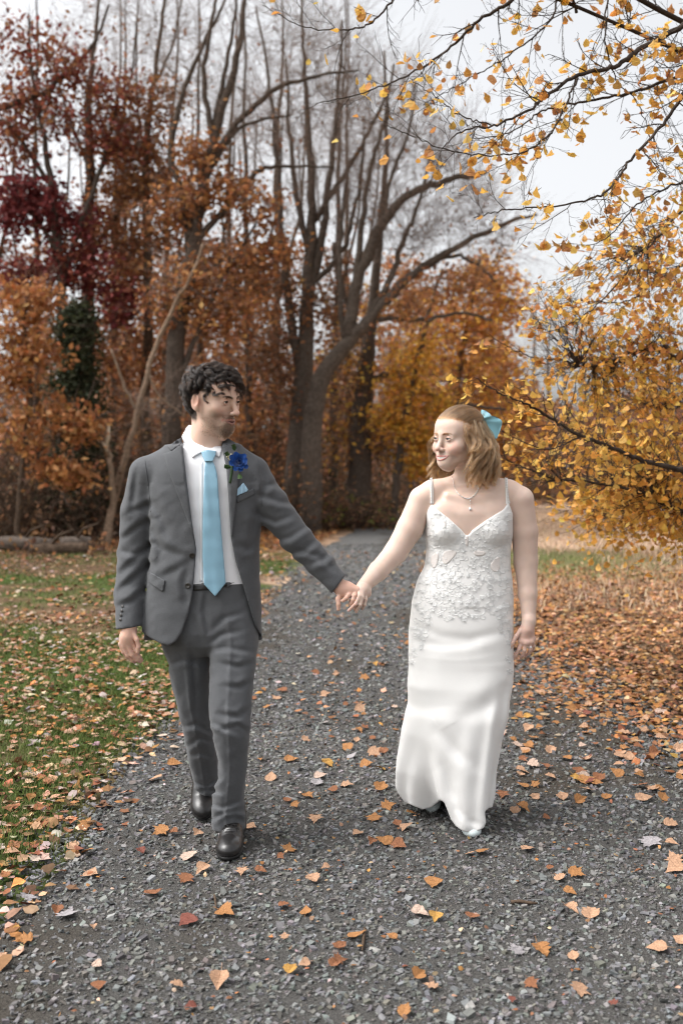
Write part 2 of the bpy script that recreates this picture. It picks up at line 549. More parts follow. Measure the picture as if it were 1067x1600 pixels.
# ------------------------------------------------------------------ gravel path: a sheet, then the stones
ys = steps((.6, 12, .12), (12, 60, .6))
tt = np.linspace(0, 1, 26)
PV, PC = [], []
for y in ys:
    a, b = path_left(y), path_right(y)
    a += .10 * float(vnoise(np.array(y * 1.3), 0.0, 0.0, 8)) + .05 * float(vnoise(np.array(y * 5), 0.0, 0.0, 9)); b += .2 * float(vnoise(np.array(y * .8), 0.0, 0.0, 12))
    x = a + (b - a) * tt
    PV.append(np.stack((x, 0 * x + y, .006 + .014 * np.sin(tt * math.pi) ** .7 - .020 * (np.abs(tt - .5) > .499)), -1))
PV = np.concatenate(PV)
n1 = vnoise(PV[:, 0] * 1.6, PV[:, 1] * 1.1, 0 * PV[:, 0], 21) + .6 * vnoise(PV[:, 0] * 5, PV[:, 1] * 4, 0 * PV[:, 0], 22)
dirt = smoothstep(.15, .9, n1 - .28 + .62 * smoothstep(.3, 1.4, PV[:, 0]))[:, None]
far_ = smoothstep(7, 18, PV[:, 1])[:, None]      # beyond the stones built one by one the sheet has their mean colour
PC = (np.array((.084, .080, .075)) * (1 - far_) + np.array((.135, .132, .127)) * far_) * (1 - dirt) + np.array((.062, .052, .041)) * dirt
pi_ = np.arange(len(PV)).reshape(len(ys), 26)
pq = np.stack((pi_[:-1, :-1], pi_[:-1, 1:], pi_[1:, 1:], pi_[1:, :-1]), -1).reshape(-1, 4)
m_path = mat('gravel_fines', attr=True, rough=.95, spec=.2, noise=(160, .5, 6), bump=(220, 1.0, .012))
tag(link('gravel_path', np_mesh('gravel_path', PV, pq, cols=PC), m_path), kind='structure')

CUBE = np.array([(x, y, z) for x in (-1, 1) for y in (-1, 1) for z in (-1, 1)], float)
CQ = np.array([(0, 1, 3, 2), (4, 6, 7, 5), (0, 4, 5, 1), (2, 3, 7, 6), (1, 5, 7, 3)])      # the underside lies in the dirt
def stones(pos, size, cols, flat=.55):
    n = len(pos)
    v = CUBE[None] * (1 + RNG.uniform(-.45, .25, (n, 8, 3)))
    v *= (size[:, None] * np.stack((RNG.uniform(.6, 1.25, n), RNG.uniform(.5, 1, n), RNG.uniform(.3, .8, n) * flat * 1.5), 1))[:, None, :]
    a = RNG.uniform(0, 2 * math.pi, n); tl = RNG.normal(0, .28, (n, 2))
    ca, sa = np.cos(a)[:, None], np.sin(a)[:, None]
    x, y, z = v[..., 0], v[..., 1], v[..., 2]
    z = z + tl[:, :1] * x + tl[:, 1:] * y
    v = np.stack((ca * x - sa * y, sa * x + ca * y, z), -1) + pos[:, None, :]
    q = (CQ[None] + np.arange(n)[:, None, None] * 8).reshape(-1, 4)
    return v.reshape(-1, 3), q, np.repeat(cols, 8, 0)
def path_height(x, y):
    t = np.clip((x - path_left(y)) / (path_right(y) - path_left(y)), 0, 1)
    return np.where((t > 0) & (t < 1), .006 + .014 * np.sin(t * math.pi) ** .7, .004)
def dirt_at(x, y):
    n1 = vnoise(x * 1.6, y * 1.1, 0 * x, 21) + .6 * vnoise(x * 5, y * 4, 0 * x, 22)
    return smoothstep(.15, .9, n1 - .28 + .62 * smoothstep(.3, 1.4, x))
SV, SQ, SC, off = [], [], [], 0
for (y0, y1, dens, s0, s1) in ((2.2, 3.6, 6500, .0024, .0090), (3.6, 5.6, 3800, .0030, .0105), (5.6, 9, 1300, .005, .014), (9, 20, 220, .010, .022), (2.2, 5.6, 170, .008, .015)):
    A = (y1 - y0) * 3.4
    n = int(A * dens)
    y = RNG.uniform(y0, y1, n)
    x = path_left(y) - .25 + RNG.uniform(0, 1, n) * (path_right(y) - path_left(y) + .6)
    inview = np.abs(x) < y * .38 + .40
    keep = inview & (RNG.uniform(0, 1, n) > .72 * dirt_at(x, y)) & (RNG.uniform(0, 1, n) < smoothstep(-.28, .06, x - path_left(y) + .12 * vnoise(x * 3, y * 3, 0 * x, 5)) * smoothstep(.4, -.2, x - path_right(y)) + .02)
    x, y = x[keep], y[keep]; n = len(x)
    s = s0 + (s1 - s0) * RNG.uniform(0, 1, n) ** 2.1
    c = vary([(.148, .147, .144), (.118, .118, .117), (.168, .167, .164), (.142, .132, .118), (.088, .087, .085), (.112, .108, .101), (.130, .131, .133), (.205, .203, .198)], n, .13)
    v, q, cc = stones(np.stack((x, y, path_height(x, y) + s * .25), 1), s, c)
    SV.append(v); SQ.append(q + off); SC.append(cc); off += len(v)
m_stone = mat('crushed_stone', attr=True, rough=.85, spec=.25, noise=(120, .2, 3))
tag(link('gravel', np_mesh('gravel', np.concatenate(SV), np.concatenate(SQ), cols=np.concatenate(SC), smooth=False), m_stone), kind='stuff')

# ------------------------------------------------------------------ grass blades of the lawn
def blades(pos, h, cols, w):
    n = len(pos)
    a = RNG.uniform(0, 2 * math.pi, n); le = RNG.uniform(.2, 1.0, n) * h
    d = np.stack((np.cos(a), np.sin(a), 0 * a), 1); s = np.stack((-np.sin(a), np.cos(a), 0 * a), 1) * w[:, None]
    up = np.array((0, 0, 1.0))
    b0, b1 = pos - s, pos + s
    m = pos + d * (le * .35)[:, None] + up * (h * .65)[:, None]
    t = pos + d * le[:, None] + up * (h * .9)[:, None]
    V = np.stack((b0, b1, m - s * .8, m + s * .8, t), 1).reshape(-1, 3)
    i = np.arange(n)[:, None] * 5
    return V, np.concatenate((i + 0, i + 1, i + 3, i + 2), 1), np.concatenate((i + 2, i + 3, i + 4), 1), np.repeat(cols, 5, 0)
GV, GQ, GT, GC, off = [], [], [], [], 0
for (y0, y1, dens, h, w) in ((2.9, 6, 4400, .030, .0020), (6, 10, 1500, .034, .0035), (10, 20, 380, .045, .007)):
    x0 = -y1 * .36 - 1.6
    n = int((y1 - y0) * 7.4 * dens)
    x = RNG.uniform(x0, -.7 if y1 < 12 else .6, n); y = RNG.uniform(y0, y1, n)
    g = vnoise(x * .9, y * .9, 0 * x, 3) * .6 + vnoise(x * 3.1, y * 3.1, 0 * x, 4) * .4
    e = path_left(y) + .12 * vnoise(x * 3, y * 3, 0 * x, 5)
    keep = (x > -y * .37 - 1.5) & (RNG.uniform(0, 1, n) < smoothstep(.02, -.35, x - e)) & (RNG.uniform(0, 1, n) < .22 + .78 * smoothstep(.35, -.3, g)) & (RNG.uniform(0, 1, n) < smoothstep(19.5, 15, y + .25 * (x + 3)) + .05)
    x, y = x[keep], y[keep]; n = len(x)
    c = vary([(.085, .125, .028), (.11, .15, .04), (.065, .10, .022), (.17, .16, .07), (.13, .16, .045)], n, .2)
    V, Q, T, C = blades(np.stack((x, y, np.full(n, .008)), 1), h * RNG.uniform(.5, 1.5, n), c, np.full(n, w))
    GV.append(V); GQ.append(Q + off); GT.append(T + off); GC.append(C); off += len(V)
# the green strip and straw-coloured tufts of the field on the right
n = 26000
x = RNG.uniform(1.7, 16, n); y = RNG.uniform(10, 38, n)
keep = (x < y * .36 + .3) & (x > path_right(y) + .2)
x, y = x[keep], y[keep]; n = len(x)
st = smoothstep(12.6, 13.6, y) * smoothstep(20, 17, y) * smoothstep(6.0, 3.8, x)
c = vary([(.46, .33, .22), (.38, .27, .17), (.52, .38, .27)], n, .15)
gk = RNG.uniform(0, 1, n) < st * .9
c[gk] = vary([(.13, .16, .05), (.17, .18, .06)], int(gk.sum()), .15)
V, Q, T, C = blades(np.stack((x, y, np.full(n, 0)), 1), np.where(gk, .06, .10) * RNG.uniform(.5, 1.6, n), c, np.full(n, .008))
GV.append(V); GQ.append(Q + off); GT.append(T + off); GC.append(C)
m_grass = mat('grass_blades', attr=True, rough=.8, spec=.2, trans=.3)
tag(link('grass', np_mesh('grass', np.concatenate(GV), np.concatenate(GQ), np.concatenate(GT), np.concatenate(GC)), m_grass), kind='stuff')

# ------------------------------------------------------------------ leaves
RUST  = [(.27, .120, .050), (.23, .095, .042), (.33, .155, .065), (.20, .085, .042)]
RED   = [(.24, .060, .042), (.18, .045, .036), (.29, .095, .055), (.20, .068, .042)]
CRIM  = [(.17, .034, .034), (.21, .045, .042), (.13, .028, .028)]
TAN   = [(.42, .21, .085), (.36, .16, .06), (.47, .25, .11), (.30, .12, .045)]
ORANGE= [(.40, .185, .065), (.35, .150, .055), (.44, .22, .085), (.30, .13, .055)]
YELLOW= [(.62, .36, .06), (.50, .26, .035), (.46, .22, .04), (.55, .31, .05), (.38, .17, .035), (.40, .24, .05)]
BROWN = [(.16, .095, .06), (.22, .11, .055), (.13, .07, .04), (.26, .14, .07)]
GREYTW= [(.22, .15, .12), (.27, .17, .13), (.19, .13, .10)]
CEDAR = [(.030, .038, .018), (.042, .048, .020), (.055, .055, .026)]
GREENL= [(.10, .13, .03), (.17, .17, .04), (.14, .12, .04)]

YELLOW = [tuple(1.2 * v for v in c) for c in YELLOW]
RUST, ORANGE, TAN = ([tuple(1.2 * v for v in c) for c in L_] for L_ in (RUST, ORANGE, TAN))
def quad_leaves(pos, size, cols):
    """two-triangle folded leaves, turned at random"""
    n = len(pos)
    a = RNG.normal(0, 1, (n, 3)); a /= np.linalg.norm(a, axis=1, keepdims=True)
    b = np.cross(a, RNG.normal(0, 1, (n, 3))); b /= np.linalg.norm(b, axis=1, keepdims=True) + 1e-9
    c = np.cross(a, b)
    s = size[:, None]
    V = np.stack((pos - a * s, pos + b * s * .62 + c * s * .18, pos + a * s, pos - b * s * .62 + c * s * .18), 1).reshape(-1, 3)
    i = np.arange(n)[:, None] * 4
    T = np.concatenate((np.concatenate((i, i + 1, i + 2), 1), np.concatenate((i, i + 2, i + 3), 1)))
    return V, T, np.repeat(cols, 4, 0)

OV = np.array([(0, -.05), (.30, .02), (.50, .25), (.46, .36), (.50, .42), (.34, .66), (.30, .64), (.12, .92), (0, 1.12)])
def leaf_shape(kind, seed):
    """flat outline (x, y) of a leaf, stalk end first, both halves"""
    r = np.random.default_rng(seed)
    if kind == 'oval':   h = OV.copy()
    elif kind == 'maple': h = np.array([(0, 0), (.22, -.10), (.50, .04), (.36, .18), (.66, .40), (.42, .42), (.40, .56), (.26, .52), (.16, .84), (.10, .80), (0, 1.1)])
    else:                h = np.array([(0, -.05), (.25, .03), (.44, .16), (.42, .26), (.52, .42), (.40, .50), (.42, .64), (.22, .72), (.2, .84), (0, 1.0)])
    h = h + r.normal(0, .022, h.shape) * (np.arange(len(h)) > 0)[:, None]; h[0, 0] = h[-1, 0] = 0
    return h
def leaf_template(kind, seed, curl=.25):
    """a curled blade with a stalk: V, tris"""
    r = np.random.default_rng(seed + 99)
    h = leaf_shape(kind, seed)
    n = len(h)
    mid = np.stack((np.zeros(n), h[:, 1]), 1)
    lf = h * (-1, 1) + r.normal(0, .02, h.shape); lf[0] = mid[0]; lf[-1] = mid[-1]
    V2 = np.vstack((mid, h[1:-1], lf[1:-1]))
    R = lambda i: n + i - 1
    Lx = lambda i: n + (n - 2) + i - 1
    T = []
    for side in (R, Lx):
        for i in range(n - 1):
            a, b = i, i + 1
            if i > 0 and i < n - 2: T += [(a, side(i), side(i + 1)), (a, side(i + 1), b)]
            elif i == 0: T += [(a, side(1), b)]
            else: T += [(a, side(i), b)]
    V = np.zeros((len(V2), 3)); V[:, :2] = V2; V[:, 1] -= .5
    cx, cy_ = r.uniform(.3, 1.3) * curl, r.uniform(-.6, 1.3) * curl
    V[:, 2] = cx * np.abs(V[:, 0]) * 1.2 + cy_ * (V[:, 1]) ** 2 * 1.4 + r.normal(0, .025, len(V)) + r.uniform(-.3, .3) * curl * V[:, 0] * V[:, 1]
    k = len(V)
    sx = r.uniform(-.15, .15)
    st = np.array([(-.014, -.5, 0), (.014, -.5, 0), (.012 + sx, -.95, .05), (-.012 + sx, -.95, .05)])
    return np.vstack((V, st)), np.array(T + [(k, k + 1, k + 2), (k, k + 2, k + 3)])
TEMPL = [leaf_template(k, i * 7 + j, .28) for j, k in enumerate(('oval', 'maple', 'oak', 'oval')) for i in range(3)]

def simple_template(kind, seed, curl=.28):
    """the same leaf with half the points, for leaves farther off"""
    r = np.random.default_rng(seed); h = leaf_shape(kind, seed)[1:-1:2]
    P2 = np.vstack((((0, 0),), h, ((0, 1.05),), (h * (-1, 1))[::-1])); P2[:, 1] -= .5
    W = np.zeros((len(P2), 3)); W[:, :2] = P2
    W[:, 2] = curl * (r.uniform(.3, 1.2) * np.abs(W[:, 0]) + r.uniform(-.5, 1.2) * W[:, 1] ** 2) + r.normal(0, .02, len(W))
    k = len(P2); m = len(h)
    T = [(0, 1, k - 1), (m, m + 1, m + 2)]
    for i in range(1, m): T += [(i, i + 1, k - i), (i + 1, k - i - 1, k - i)]
    return W, np.array(T)
SIMPLE = [simple_template(k, i * 7 + j) for j, k in enumerate(('oval', 'maple', 'oak', 'oval')) for i in range(3)]
def rot_frames(n, tilt):
    """random spin about z, then a tilt"""
    a = RNG.uniform(0, 2 * math.pi, n); b = RNG.normal(0, tilt, n); e = RNG.uniform(0, 2 * math.pi, n)
    ca, sa = np.cos(a), np.sin(a)
    Rz = np.zeros((n, 3, 3)); Rz[:, 0, 0] = ca; Rz[:, 0, 1] = -sa; Rz[:, 1, 0] = sa; Rz[:, 1, 1] = ca; Rz[:, 2, 2] = 1
    ax = np.stack((np.cos(e), np.sin(e), 0 * e), 1)
    K = np.zeros((n, 3, 3)); K[:, 0, 1] = -ax[:, 2]; K[:, 0, 2] = ax[:, 1]; K[:, 1, 0] = ax[:, 2]; K[:, 1, 2] = -ax[:, 0]; K[:, 2, 0] = -ax[:, 1]; K[:, 2, 1] = ax[:, 0]
    Rt = np.eye(3) + np.sin(b)[:, None, None] * K + (1 - np.cos(b))[:, None, None] * (K @ K)
    return Rt @ Rz
def shaped_leaves(pos, size, cols, Rm, tmpl=None):
    V, T, C, off = [], [], [], 0
    tmpl = tmpl or TEMPL
    ch = RNG.integers(0, len(tmpl), len(pos))
    for k, (tv, tr) in enumerate(tmpl):
        i = np.nonzero(ch == k)[0]
        if not len(i): continue
        v = np.einsum('nij,kj->nki', Rm[i], tv) * size[i, None, None] + pos[i, None, :]
        V.append(v.reshape(-1, 3)); T.append((tr[None] + np.arange(len(i))[:, None, None] * len(tv)).reshape(-1, 3) + off)
        C.append(np.repeat(cols[i], len(tv), 0)); off += len(i) * len(tv)
    return np.concatenate(V), np.concatenate(T), np.concatenate(C)
m_leaf = mat('autumn_leaf', attr=True, rough=.65, spec=.25, trans=.35)
m_litter = mat('fallen_leaf_blade', attr=True, rough=.75, spec=.2, noise=(55, .22, 4))

# ------------------------------------------------------------------ trees
def bark(name, c, sc=14):
    return mat(name, c, rough=.95, spec=.1, noise=(sc, .4, 6), bump=(sc * 2, .7, .03, (1, 1, .25)))
m_bark_dark = bark('dark_bark', (.085, .066, .053))
m_bark_grey = bark('grey_bark', (.13, .105, .088))
m_bark_old = bark('old_bark', (.105, .083, .067))
m_bark_brown = bark('brown_bark', (.10, .07, .05))
m_bark_tan = bark('tan_bark', (.24, .17, .12))
m_twig = mat('twig_bark', (.20, .145, .115), rough=.9, spec=.1)

class Tree:
    def __init__(s, Y, seed):
        s.Y, s.r = Y, np.random.default_rng(seed)
        s.wood, s.twig = Tubes(8), Tubes(3)
        s.pos, s.rad = np.zeros((0, 3)), np.zeros(0)
        s.leaf = []
        s.k = Y / F
    def node(s, p, r):
        s.pos = np.vstack((s.pos, p)); s.rad = np.concatenate((s.rad, np.broadcast_to(r, (len(p),))))
    def limb(s, pts, n=None, sides=8, ground=False, jit=.02, keep=True):
        """pts: (px, py, radius in px[, dY])"""
        W = []
        for q in pts:
            dy = q[3] if len(q) > 3 else 0
            p = P(q[0], q[1], s.Y + dy)
            W.append((*p, q[2] * (s.Y + dy) / F))
        W = np.array(W)
        if ground:
            W[0, 2] = -.05
        w = smooth_path(W, n or 5 * len(pts))
        w[1:, :3] += s.r.normal(0, 1, (len(w) - 1, 3)) * np.minimum(jit, w[1:, 3:4] * .35)
        s.wood.add(w[:, :3], np.maximum(w[:, 3], .004), sides)
        if keep: s.node(w[1 if ground else 0:, :3], w[1 if ground else 0:, 3])
    def ws_limb(s, W, n=12, sides=6):
        w = smooth_path(np.array(W, float), n)
        s.wood.add(w[:, :3], w[:, 3], sides); s.node(w[:, :3], w[:, 3])
    def reach(s, target, rmax=.05, up=.7, n=6, wig=.07, rend=.006):
        d = target - s.pos
        L = np.linalg.norm(d, axis=1)
        sc = L + up * np.maximum(0, -d[:, 2]) + 2.0 * (s.rad < .006)
        i = int(np.argmin(sc)); a = s.pos[i]; L = L[i]
        if L < .05: return None
        r0 = min(rmax, s.rad[i] * .7, .006 + .014 * L)
        t = np.linspace(0, 1, n)[:, None]
        bend = np.array((0, 0, 1.0)) * L * s.r.uniform(-.05, .16) + s.r.normal(0, .06, 3) * L
        p = a + d[i] * t + bend * (np.sin(t * math.pi)) + s.r.normal(0, 1, (n, 3)) * wig * L * np.sin(t * math.pi) * .5
        rr = r0 + (rend - r0) * t[:, 0]
        (s.wood if r0 > .02 else s.twig).add(p, rr, 6 if r0 > .03 else 4 if r0 > .014 else 3)
        s.node(p[1:], rr[1:])
        return p
    def blob(s, px, py, rx, ry, nt, nl=0, pal=RUST, size=.075, sig=.22, dY=0, twigs=0, tw=.5, rz=None, tup=.25):
        """a cloud of branch ends inside an ellipsoid round a point, with leaves and bare twigs at them"""
        c = P(px, py, s.Y + dY); k = (s.Y + dY) / F
        u = s.r.normal(0, 1, (nt, 3)); u /= np.linalg.norm(u, axis=1, keepdims=True); u *= s.r.uniform(0, 1, (nt, 1)) ** (1 / 2.4)
        tg = c + u * (rx * k, (rz or (rx + ry) * .55 * k), ry * k)
        root = s.pos[np.argmin(((s.pos - c) ** 2).sum(1))]
        for t in tg[np.argsort(((tg - root) ** 2).sum(1))]:
            if t[2] < .15: continue
            p = s.reach(t)
            if p is None: continue
            if nl:
                m = s.r.poisson(nl * .78)
                f = s.r.uniform(.35, 1.05, m)[:, None]
                i = np.minimum((f[:, 0] * (len(p) - 1)).astype(int), len(p) - 1)
                q = p[i] + s.r.normal(0, sig, (m, 3)) * (1, 1, .75)
                s.leaf.append((q, pal, size))
            for _ in range(twigs):
                j = s.r.integers(len(p) // 2, len(p))
                dr = (p[-1] - p[0]); dr /= np.linalg.norm(dr) + 1e-9
                dr = dr + s.r.normal(0, .55, 3) + (0, 0, tup)
                l = tw * s.r.uniform(.5, 1.3)
                q0 = p[j]; q2 = q0 + dr * l; q1 = q0 + dr * l * .5 + s.r.normal(0, .08, 3) * l
                s.twig.add(np.array((q0, q1, q2)), (.0038, .0030, .0020))
                for _k in range(2):
                    e = q1 + (dr + s.r.normal(0, .7, 3)) * l * .45
                    s.twig.add(np.array((q1, e)), (.0028, .0016))
    def build(s, name, label, cat, bark_m, group=None, leaf_m=None, twig_m=None):
        base = s.pos[0].copy(); base[2] = 0
        root = empty(name, base, label, cat, group)
        V, Q, T = s.wood.arrays()
        link('trunk', np_mesh('trunk', V, Q, T), bark_m, root)
        if s.twig.g:
            V, Q, T = s.twig.arrays()
            link('twigs', np_mesh('twigs', V, Q, T), twig_m or m_twig, root)['kind'] = 'stuff'
        if s.leaf:
            VV, TT, CC, off = [], [], [], 0
            for q, pal, size in s.leaf:
                if not len(q): continue
                V, T, C = quad_leaves(q, size * s.r.uniform(.6, 1.25, len(q)), vary(pal, len(q), .2))
                VV.append(V); TT.append(T + off); CC.append(C); off += len(V)
            link('crown', np_mesh('crown', np.concatenate(VV), tris=np.concatenate(TT), cols=np.concatenate(CC), smooth=False), leaf_m or m_leaf, root)['kind'] = 'stuff'
        return root

WOODG = 'trees of the autumn wood'
# --- cedar, dark
t = Tree(21.5, 1)
t.limb([(120, 850, 6), (121, 700, 5), (119, 580, 4), (120, 470, 2)], ground=True)
for py in range(485, 815, 14):
    w = 16 + 54 * ((py - 470) / 340) ** .75
    t.blob(120, py, w, 12, 11, 62, CEDAR, .055, .16)
t.build('cedar_tree', 'dark green cone-shaped cedar behind the orange oak sapling', 'tree', m_bark_dark, WOODG)
# --- young oak with tan leaves
t = Tree(19.2, 2)
t.limb([(28, 860, 5), (35, 740, 4.5), (48, 620, 3.5), (40, 500, 2.5), (52, 430, 1.5)], ground=True)
t.limb([(36, 730, 3), (80, 690, 2), (130, 660, 1.5)]); t.limb([(40, 690, 3), (90, 740, 2), (140, 745, 1.2)])
for b in ((20, 480, 50, 45), (62, 545, 48, 38), (18, 600, 45, 45), (85, 655, 45, 30), (130, 665, 35, 30), (40, 680, 45, 30), (128, 735, 30, 34), (85, 735, 35, 20), (65, 470, 30, 30), (10, 540, 40, 30)):
    t.blob(*b, 16, 26, TAN + ORANGE, .075, .17, twigs=1)
t.build('oak_sapling', 'low oak sapling with hanging tan orange leaves at the far left of the wood', 'tree', m_bark_brown, WOODG)
# --- red maple
t = Tree(23, 3)
t.limb([(92, 850, 10), (97, 700, 9), (100, 560, 8), (96, 420, 7), (86, 330, 6), (70, 220, 4), (50, 110, 2.5), (45, 20, 1.5)], ground=True)
t.limb([(97, 440, 5), (130, 340, 4), (165, 240, 3), (185, 150, 2)])
t.limb([(92, 400, 4), (50, 330, 3), (10, 290, 2)]); t.limb([(80, 290, 4), (20, 200, 3.4), (-30, 185, 3)]); t.limb([(60, 180, 3), (76, 142, 4.5), (110, 110, 3.6), (150, 62, 2.6), (170, 10, 1.8)]); t.limb([(-40, 182, 5), (0, 170, 5), (76, 142, 4.5)])
for b in ((40, 70, 60, 55), (120, 120, 60, 45), (180, 150, 45, 45), (40, 150, 60, 40), (110, 195, 70, 40), (20, 215, 40, 40), (170, 215, 50, 35)):
    t.blob(*b, 28, 26, RED + RUST[:2], .075, .25, twigs=2)
for b in ((60, 320, 50, 38), (105, 345, 35, 30), (20, 330, 35, 30), (40, 295, 45, 20)):
    t.blob(*b, 24, 34, CRIM, .075, .22)
for b in ((60, 425, 60, 30), (25, 450, 40, 30), (150, 430, 45, 35), (190, 475, 40, 35), (120, 400, 40, 25)):
    t.blob(*b, 22, 34, CRIM + RED, .075, .22)
t.build('maple_tree', 'maple with dark crimson and red leaves at the left of the wood', 'tree', m_bark_dark, WOODG)
# --- tall straight trunk
t = Tree(24.5, 4)
t.limb([(142, 845, 12), (140, 640, 11), (138, 420, 10), (141, 280, 8), (138, 170, 6), (150, 60, 3), (158, -30, 2)], ground=True)
for a in ([(139, 300, 4), (180, 220, 3), (205, 120, 2), (215, 20, 1)], [(140, 260, 4), (110, 190, 2.5), (85, 100, 1.5)], [(139, 400, 4), (185, 330, 3), (215, 270, 2)]): t.limb(a)
for b in ((175, 300, 45, 45), (200, 390, 45, 40), (150, 350, 45, 35), (205, 230, 35, 45), (165, 560, 45, 40), (185, 640, 35, 35)):
    t.blob(*b, 26, 24, RUST, .075, .26, twigs=2)
t.blob(160, 60, 80, 60, 40, 2, RUST, .07, .3, twigs=4, tw=.8)
t.build('straight_tree', 'tall straight dark trunk rising beside the crimson maple', 'tree', m_bark_dark, WOODG)
# --- slender one with rust leaves
t = Tree(24, 5)
t.limb([(226, 845, 8), (228, 640, 8), (233, 430, 7), (229, 300, 6), (230, 220, 5), (245, 100, 3.5), (258, 0, 2.5), (262, -60, 2)], ground=True)
t.limb([(231, 260, 3), (215, 170, 2), (214, 60, 1.4), (218, -20, 1)]); t.limb([(240, 140, 2.5), (270, 70, 1.8), (285, -10, 1)])
for b in ((235, 230, 40, 60), (215, 300, 45, 45), (250, 160, 35, 40), (240, 370, 45, 40), (205, 430, 30, 35), (255, 290, 40, 35), (215, 560, 40, 45)):
    t.blob(*b, 26, 24, RUST + ORANGE[:1], .075, .25, twigs=2)
t.blob(250, 40, 60, 60, 46, 1, RUST, .07, .3, twigs=5, tw=.8)
t.build('slender_tree', 'slender tree full of rust leaves behind the leaning sapling', 'tree', m_bark_brown, WOODG)
# --- the big many-limbed tree
t = Tree(22.5, 6)
t.limb([(262, 850, 16), (270, 640, 15), (283, 480, 13), (302, 385, 11), (318, 290, 9), (342, 190, 7), (372, 80, 5), (390, -30, 3)], ground=True, n=40)
for a in ([(300, 400, 8), (285, 310, 6), (268, 240, 5), (285, 150, 4), (318, 70, 3), (352, 0, 2)], [(318, 290, 6), (332, 220, 5), (318, 120, 4), (330, 40, 3), (345, -30, 2)],
          [(325, 260, 6), (372, 190, 5), (430, 140, 4), (500, 118, 2.5), (560, 110, 1.5)], [(322, 275, 5), (345, 150, 4), (365, 40, 2.5), (372, -30, 2)],
          [(300, 380, 6), (350, 330, 5), (400, 270, 4), (450, 260, 2.5), (520, 262, 1.5)], [(290, 460, 6), (345, 410, 4), (400, 392, 3), (450, 400, 2)],
          [(320, 290, 4), (360, 215, 3), (400, 190, 2.5), (455, 180, 1.5)], [(275, 600, 6), (310, 520, 4), (345, 440, 3), (400, 350, 2)]): t.limb(a)
for b in ((300, 320, 40, 35), (345, 300, 40, 30), (270, 330, 40, 35), (330, 420, 45, 40), (400, 330, 45, 40), (290, 430, 40, 35), (380, 400, 45, 40), (430, 390, 35, 35), (330, 500, 40, 35), (385, 470, 45, 40), (260, 480, 30, 40), (300, 240, 35, 30)):
    t.blob(*b, 24, 24, ORANGE + RUST, .075, .25, twigs=2)
for b in ((330, 90, 90, 90), (420, 60, 80, 60), (450, 150, 70, 50), (380, 200, 60, 50), (280, 130, 50, 60), (470, 230, 60, 40)):
    t.blob(*b, 26, .8, RUST, .055, .3, twigs=4, tw=.8)
t.build('many_limbed_tree', 'tall tree with many bare limbs fanning out above the man', 'tree', m_bark_dark, WOODG)
# --- leaning sapling and broken sapling
t = Tree(19.8, 7)
t.limb([(160, 852, 5), (190, 740, 5), (207, 680, 4.6), (226, 605, 4.2), (242, 550, 3.6), (272, 478, 3), (302, 425, 2.4), (318, 380, 1.6)], ground=True, n=30)
t.limb([(212, 640, 2.6), (190, 590, 2.2), (175, 545, 1.8)]); t.limb([(176, 775, 2.4), (205, 680, 2), (228, 630, 1.4)]); t.limb([(233, 585, 2), (250, 620, 1.6), (290, 650, 1.2)])
t.blob(255, 640, 45, 50, 26, 1.5, BROWN + RUST, .06, .2, twigs=4, tw=.5); t.blob(290, 440, 35, 40, 16, 5, ORANGE, .07, .2, twigs=3)
t.build('leaning_sapling', 'thin pale sapling leaning to the right left of the man', 'tree', m_bark_tan, WOODG)
t = Tree(19.4, 8)
t.limb([(172, 855, 4.5), (176, 770, 4.2), (172, 715, 4), (167, 690, 3.6), (170, 664, 2.4)], ground=True)
t.limb([(172, 710, 2.2), (160, 690, 1.8), (158, 668, 1.2)])
r = t.build('broken_sapling', 'short snapped sapling with a pale split top left of the leaning sapling', 'tree', m_bark_tan, WOODG)
sp = Tubes(6); sp.add(np.array([P(166, 702, 19.36), P(169, 683, 19.36), P(172, 662, 19.36)]), (.02, .05, .012)); sp.add(np.array([P(160, 690, 19.35), P(165, 697, 19.35), P(168, 705, 19.35)]), (.01, .03, .02))
link('split_wood', sp.mesh('split_wood'), mat('split_wood', (.55, .45, .34), .8), r)
# --- middle: old tree with the thick bare trunk, fanning upright stems
t = Tree(25, 9)
t.limb([(462, 800, 28), (466, 740, 21), (470, 650, 17), (478, 540, 13), (482, 430, 9.5), (488, 320, 7), (482, 200, 5), (474, 90, 3), (470, -10, 2)], ground=True, n=40)
for a in ([(474, 600, 8), (452, 480, 7), (440, 360, 5), (432, 240, 4), (420, 120, 2.5), (400, 10, 1.5)], [(480, 480, 8), (505, 360, 6), (520, 240, 4.5), (530, 130, 3), (535, 30, 2)],
          [(484, 400, 6), (462, 300, 4.5), (452, 190, 3), (446, 90, 2)], [(486, 350, 5), (540, 270, 4), (580, 200, 3), (610, 130, 2)], [(480, 450, 5), (530, 400, 4), (556, 320, 3), (570, 220, 2)]): t.limb(a)
for b in ((440, 180, 60, 90), (500, 150, 60, 100), (470, 60, 70, 60), (540, 130, 55, 90), (450, 320, 50, 70), (520, 290, 55, 70)):
    t.blob(*b, 36, .8, GREYTW, .05, .3, twigs=5, tw=.7, tup=.6)
for b in ((440, 520, 40, 50), (445, 620, 35, 45), (430, 440, 40, 40), (415, 570, 35, 45), (500, 480, 35, 40)):
    t.blob(*b, 26, 20, RUST + BROWN, .07, .25, twigs=2)
t.build('bare_tree', 'thick trunked bare tree with a fan of upright twigs in the middle of the wood', 'tree', m_bark_old, WOODG)
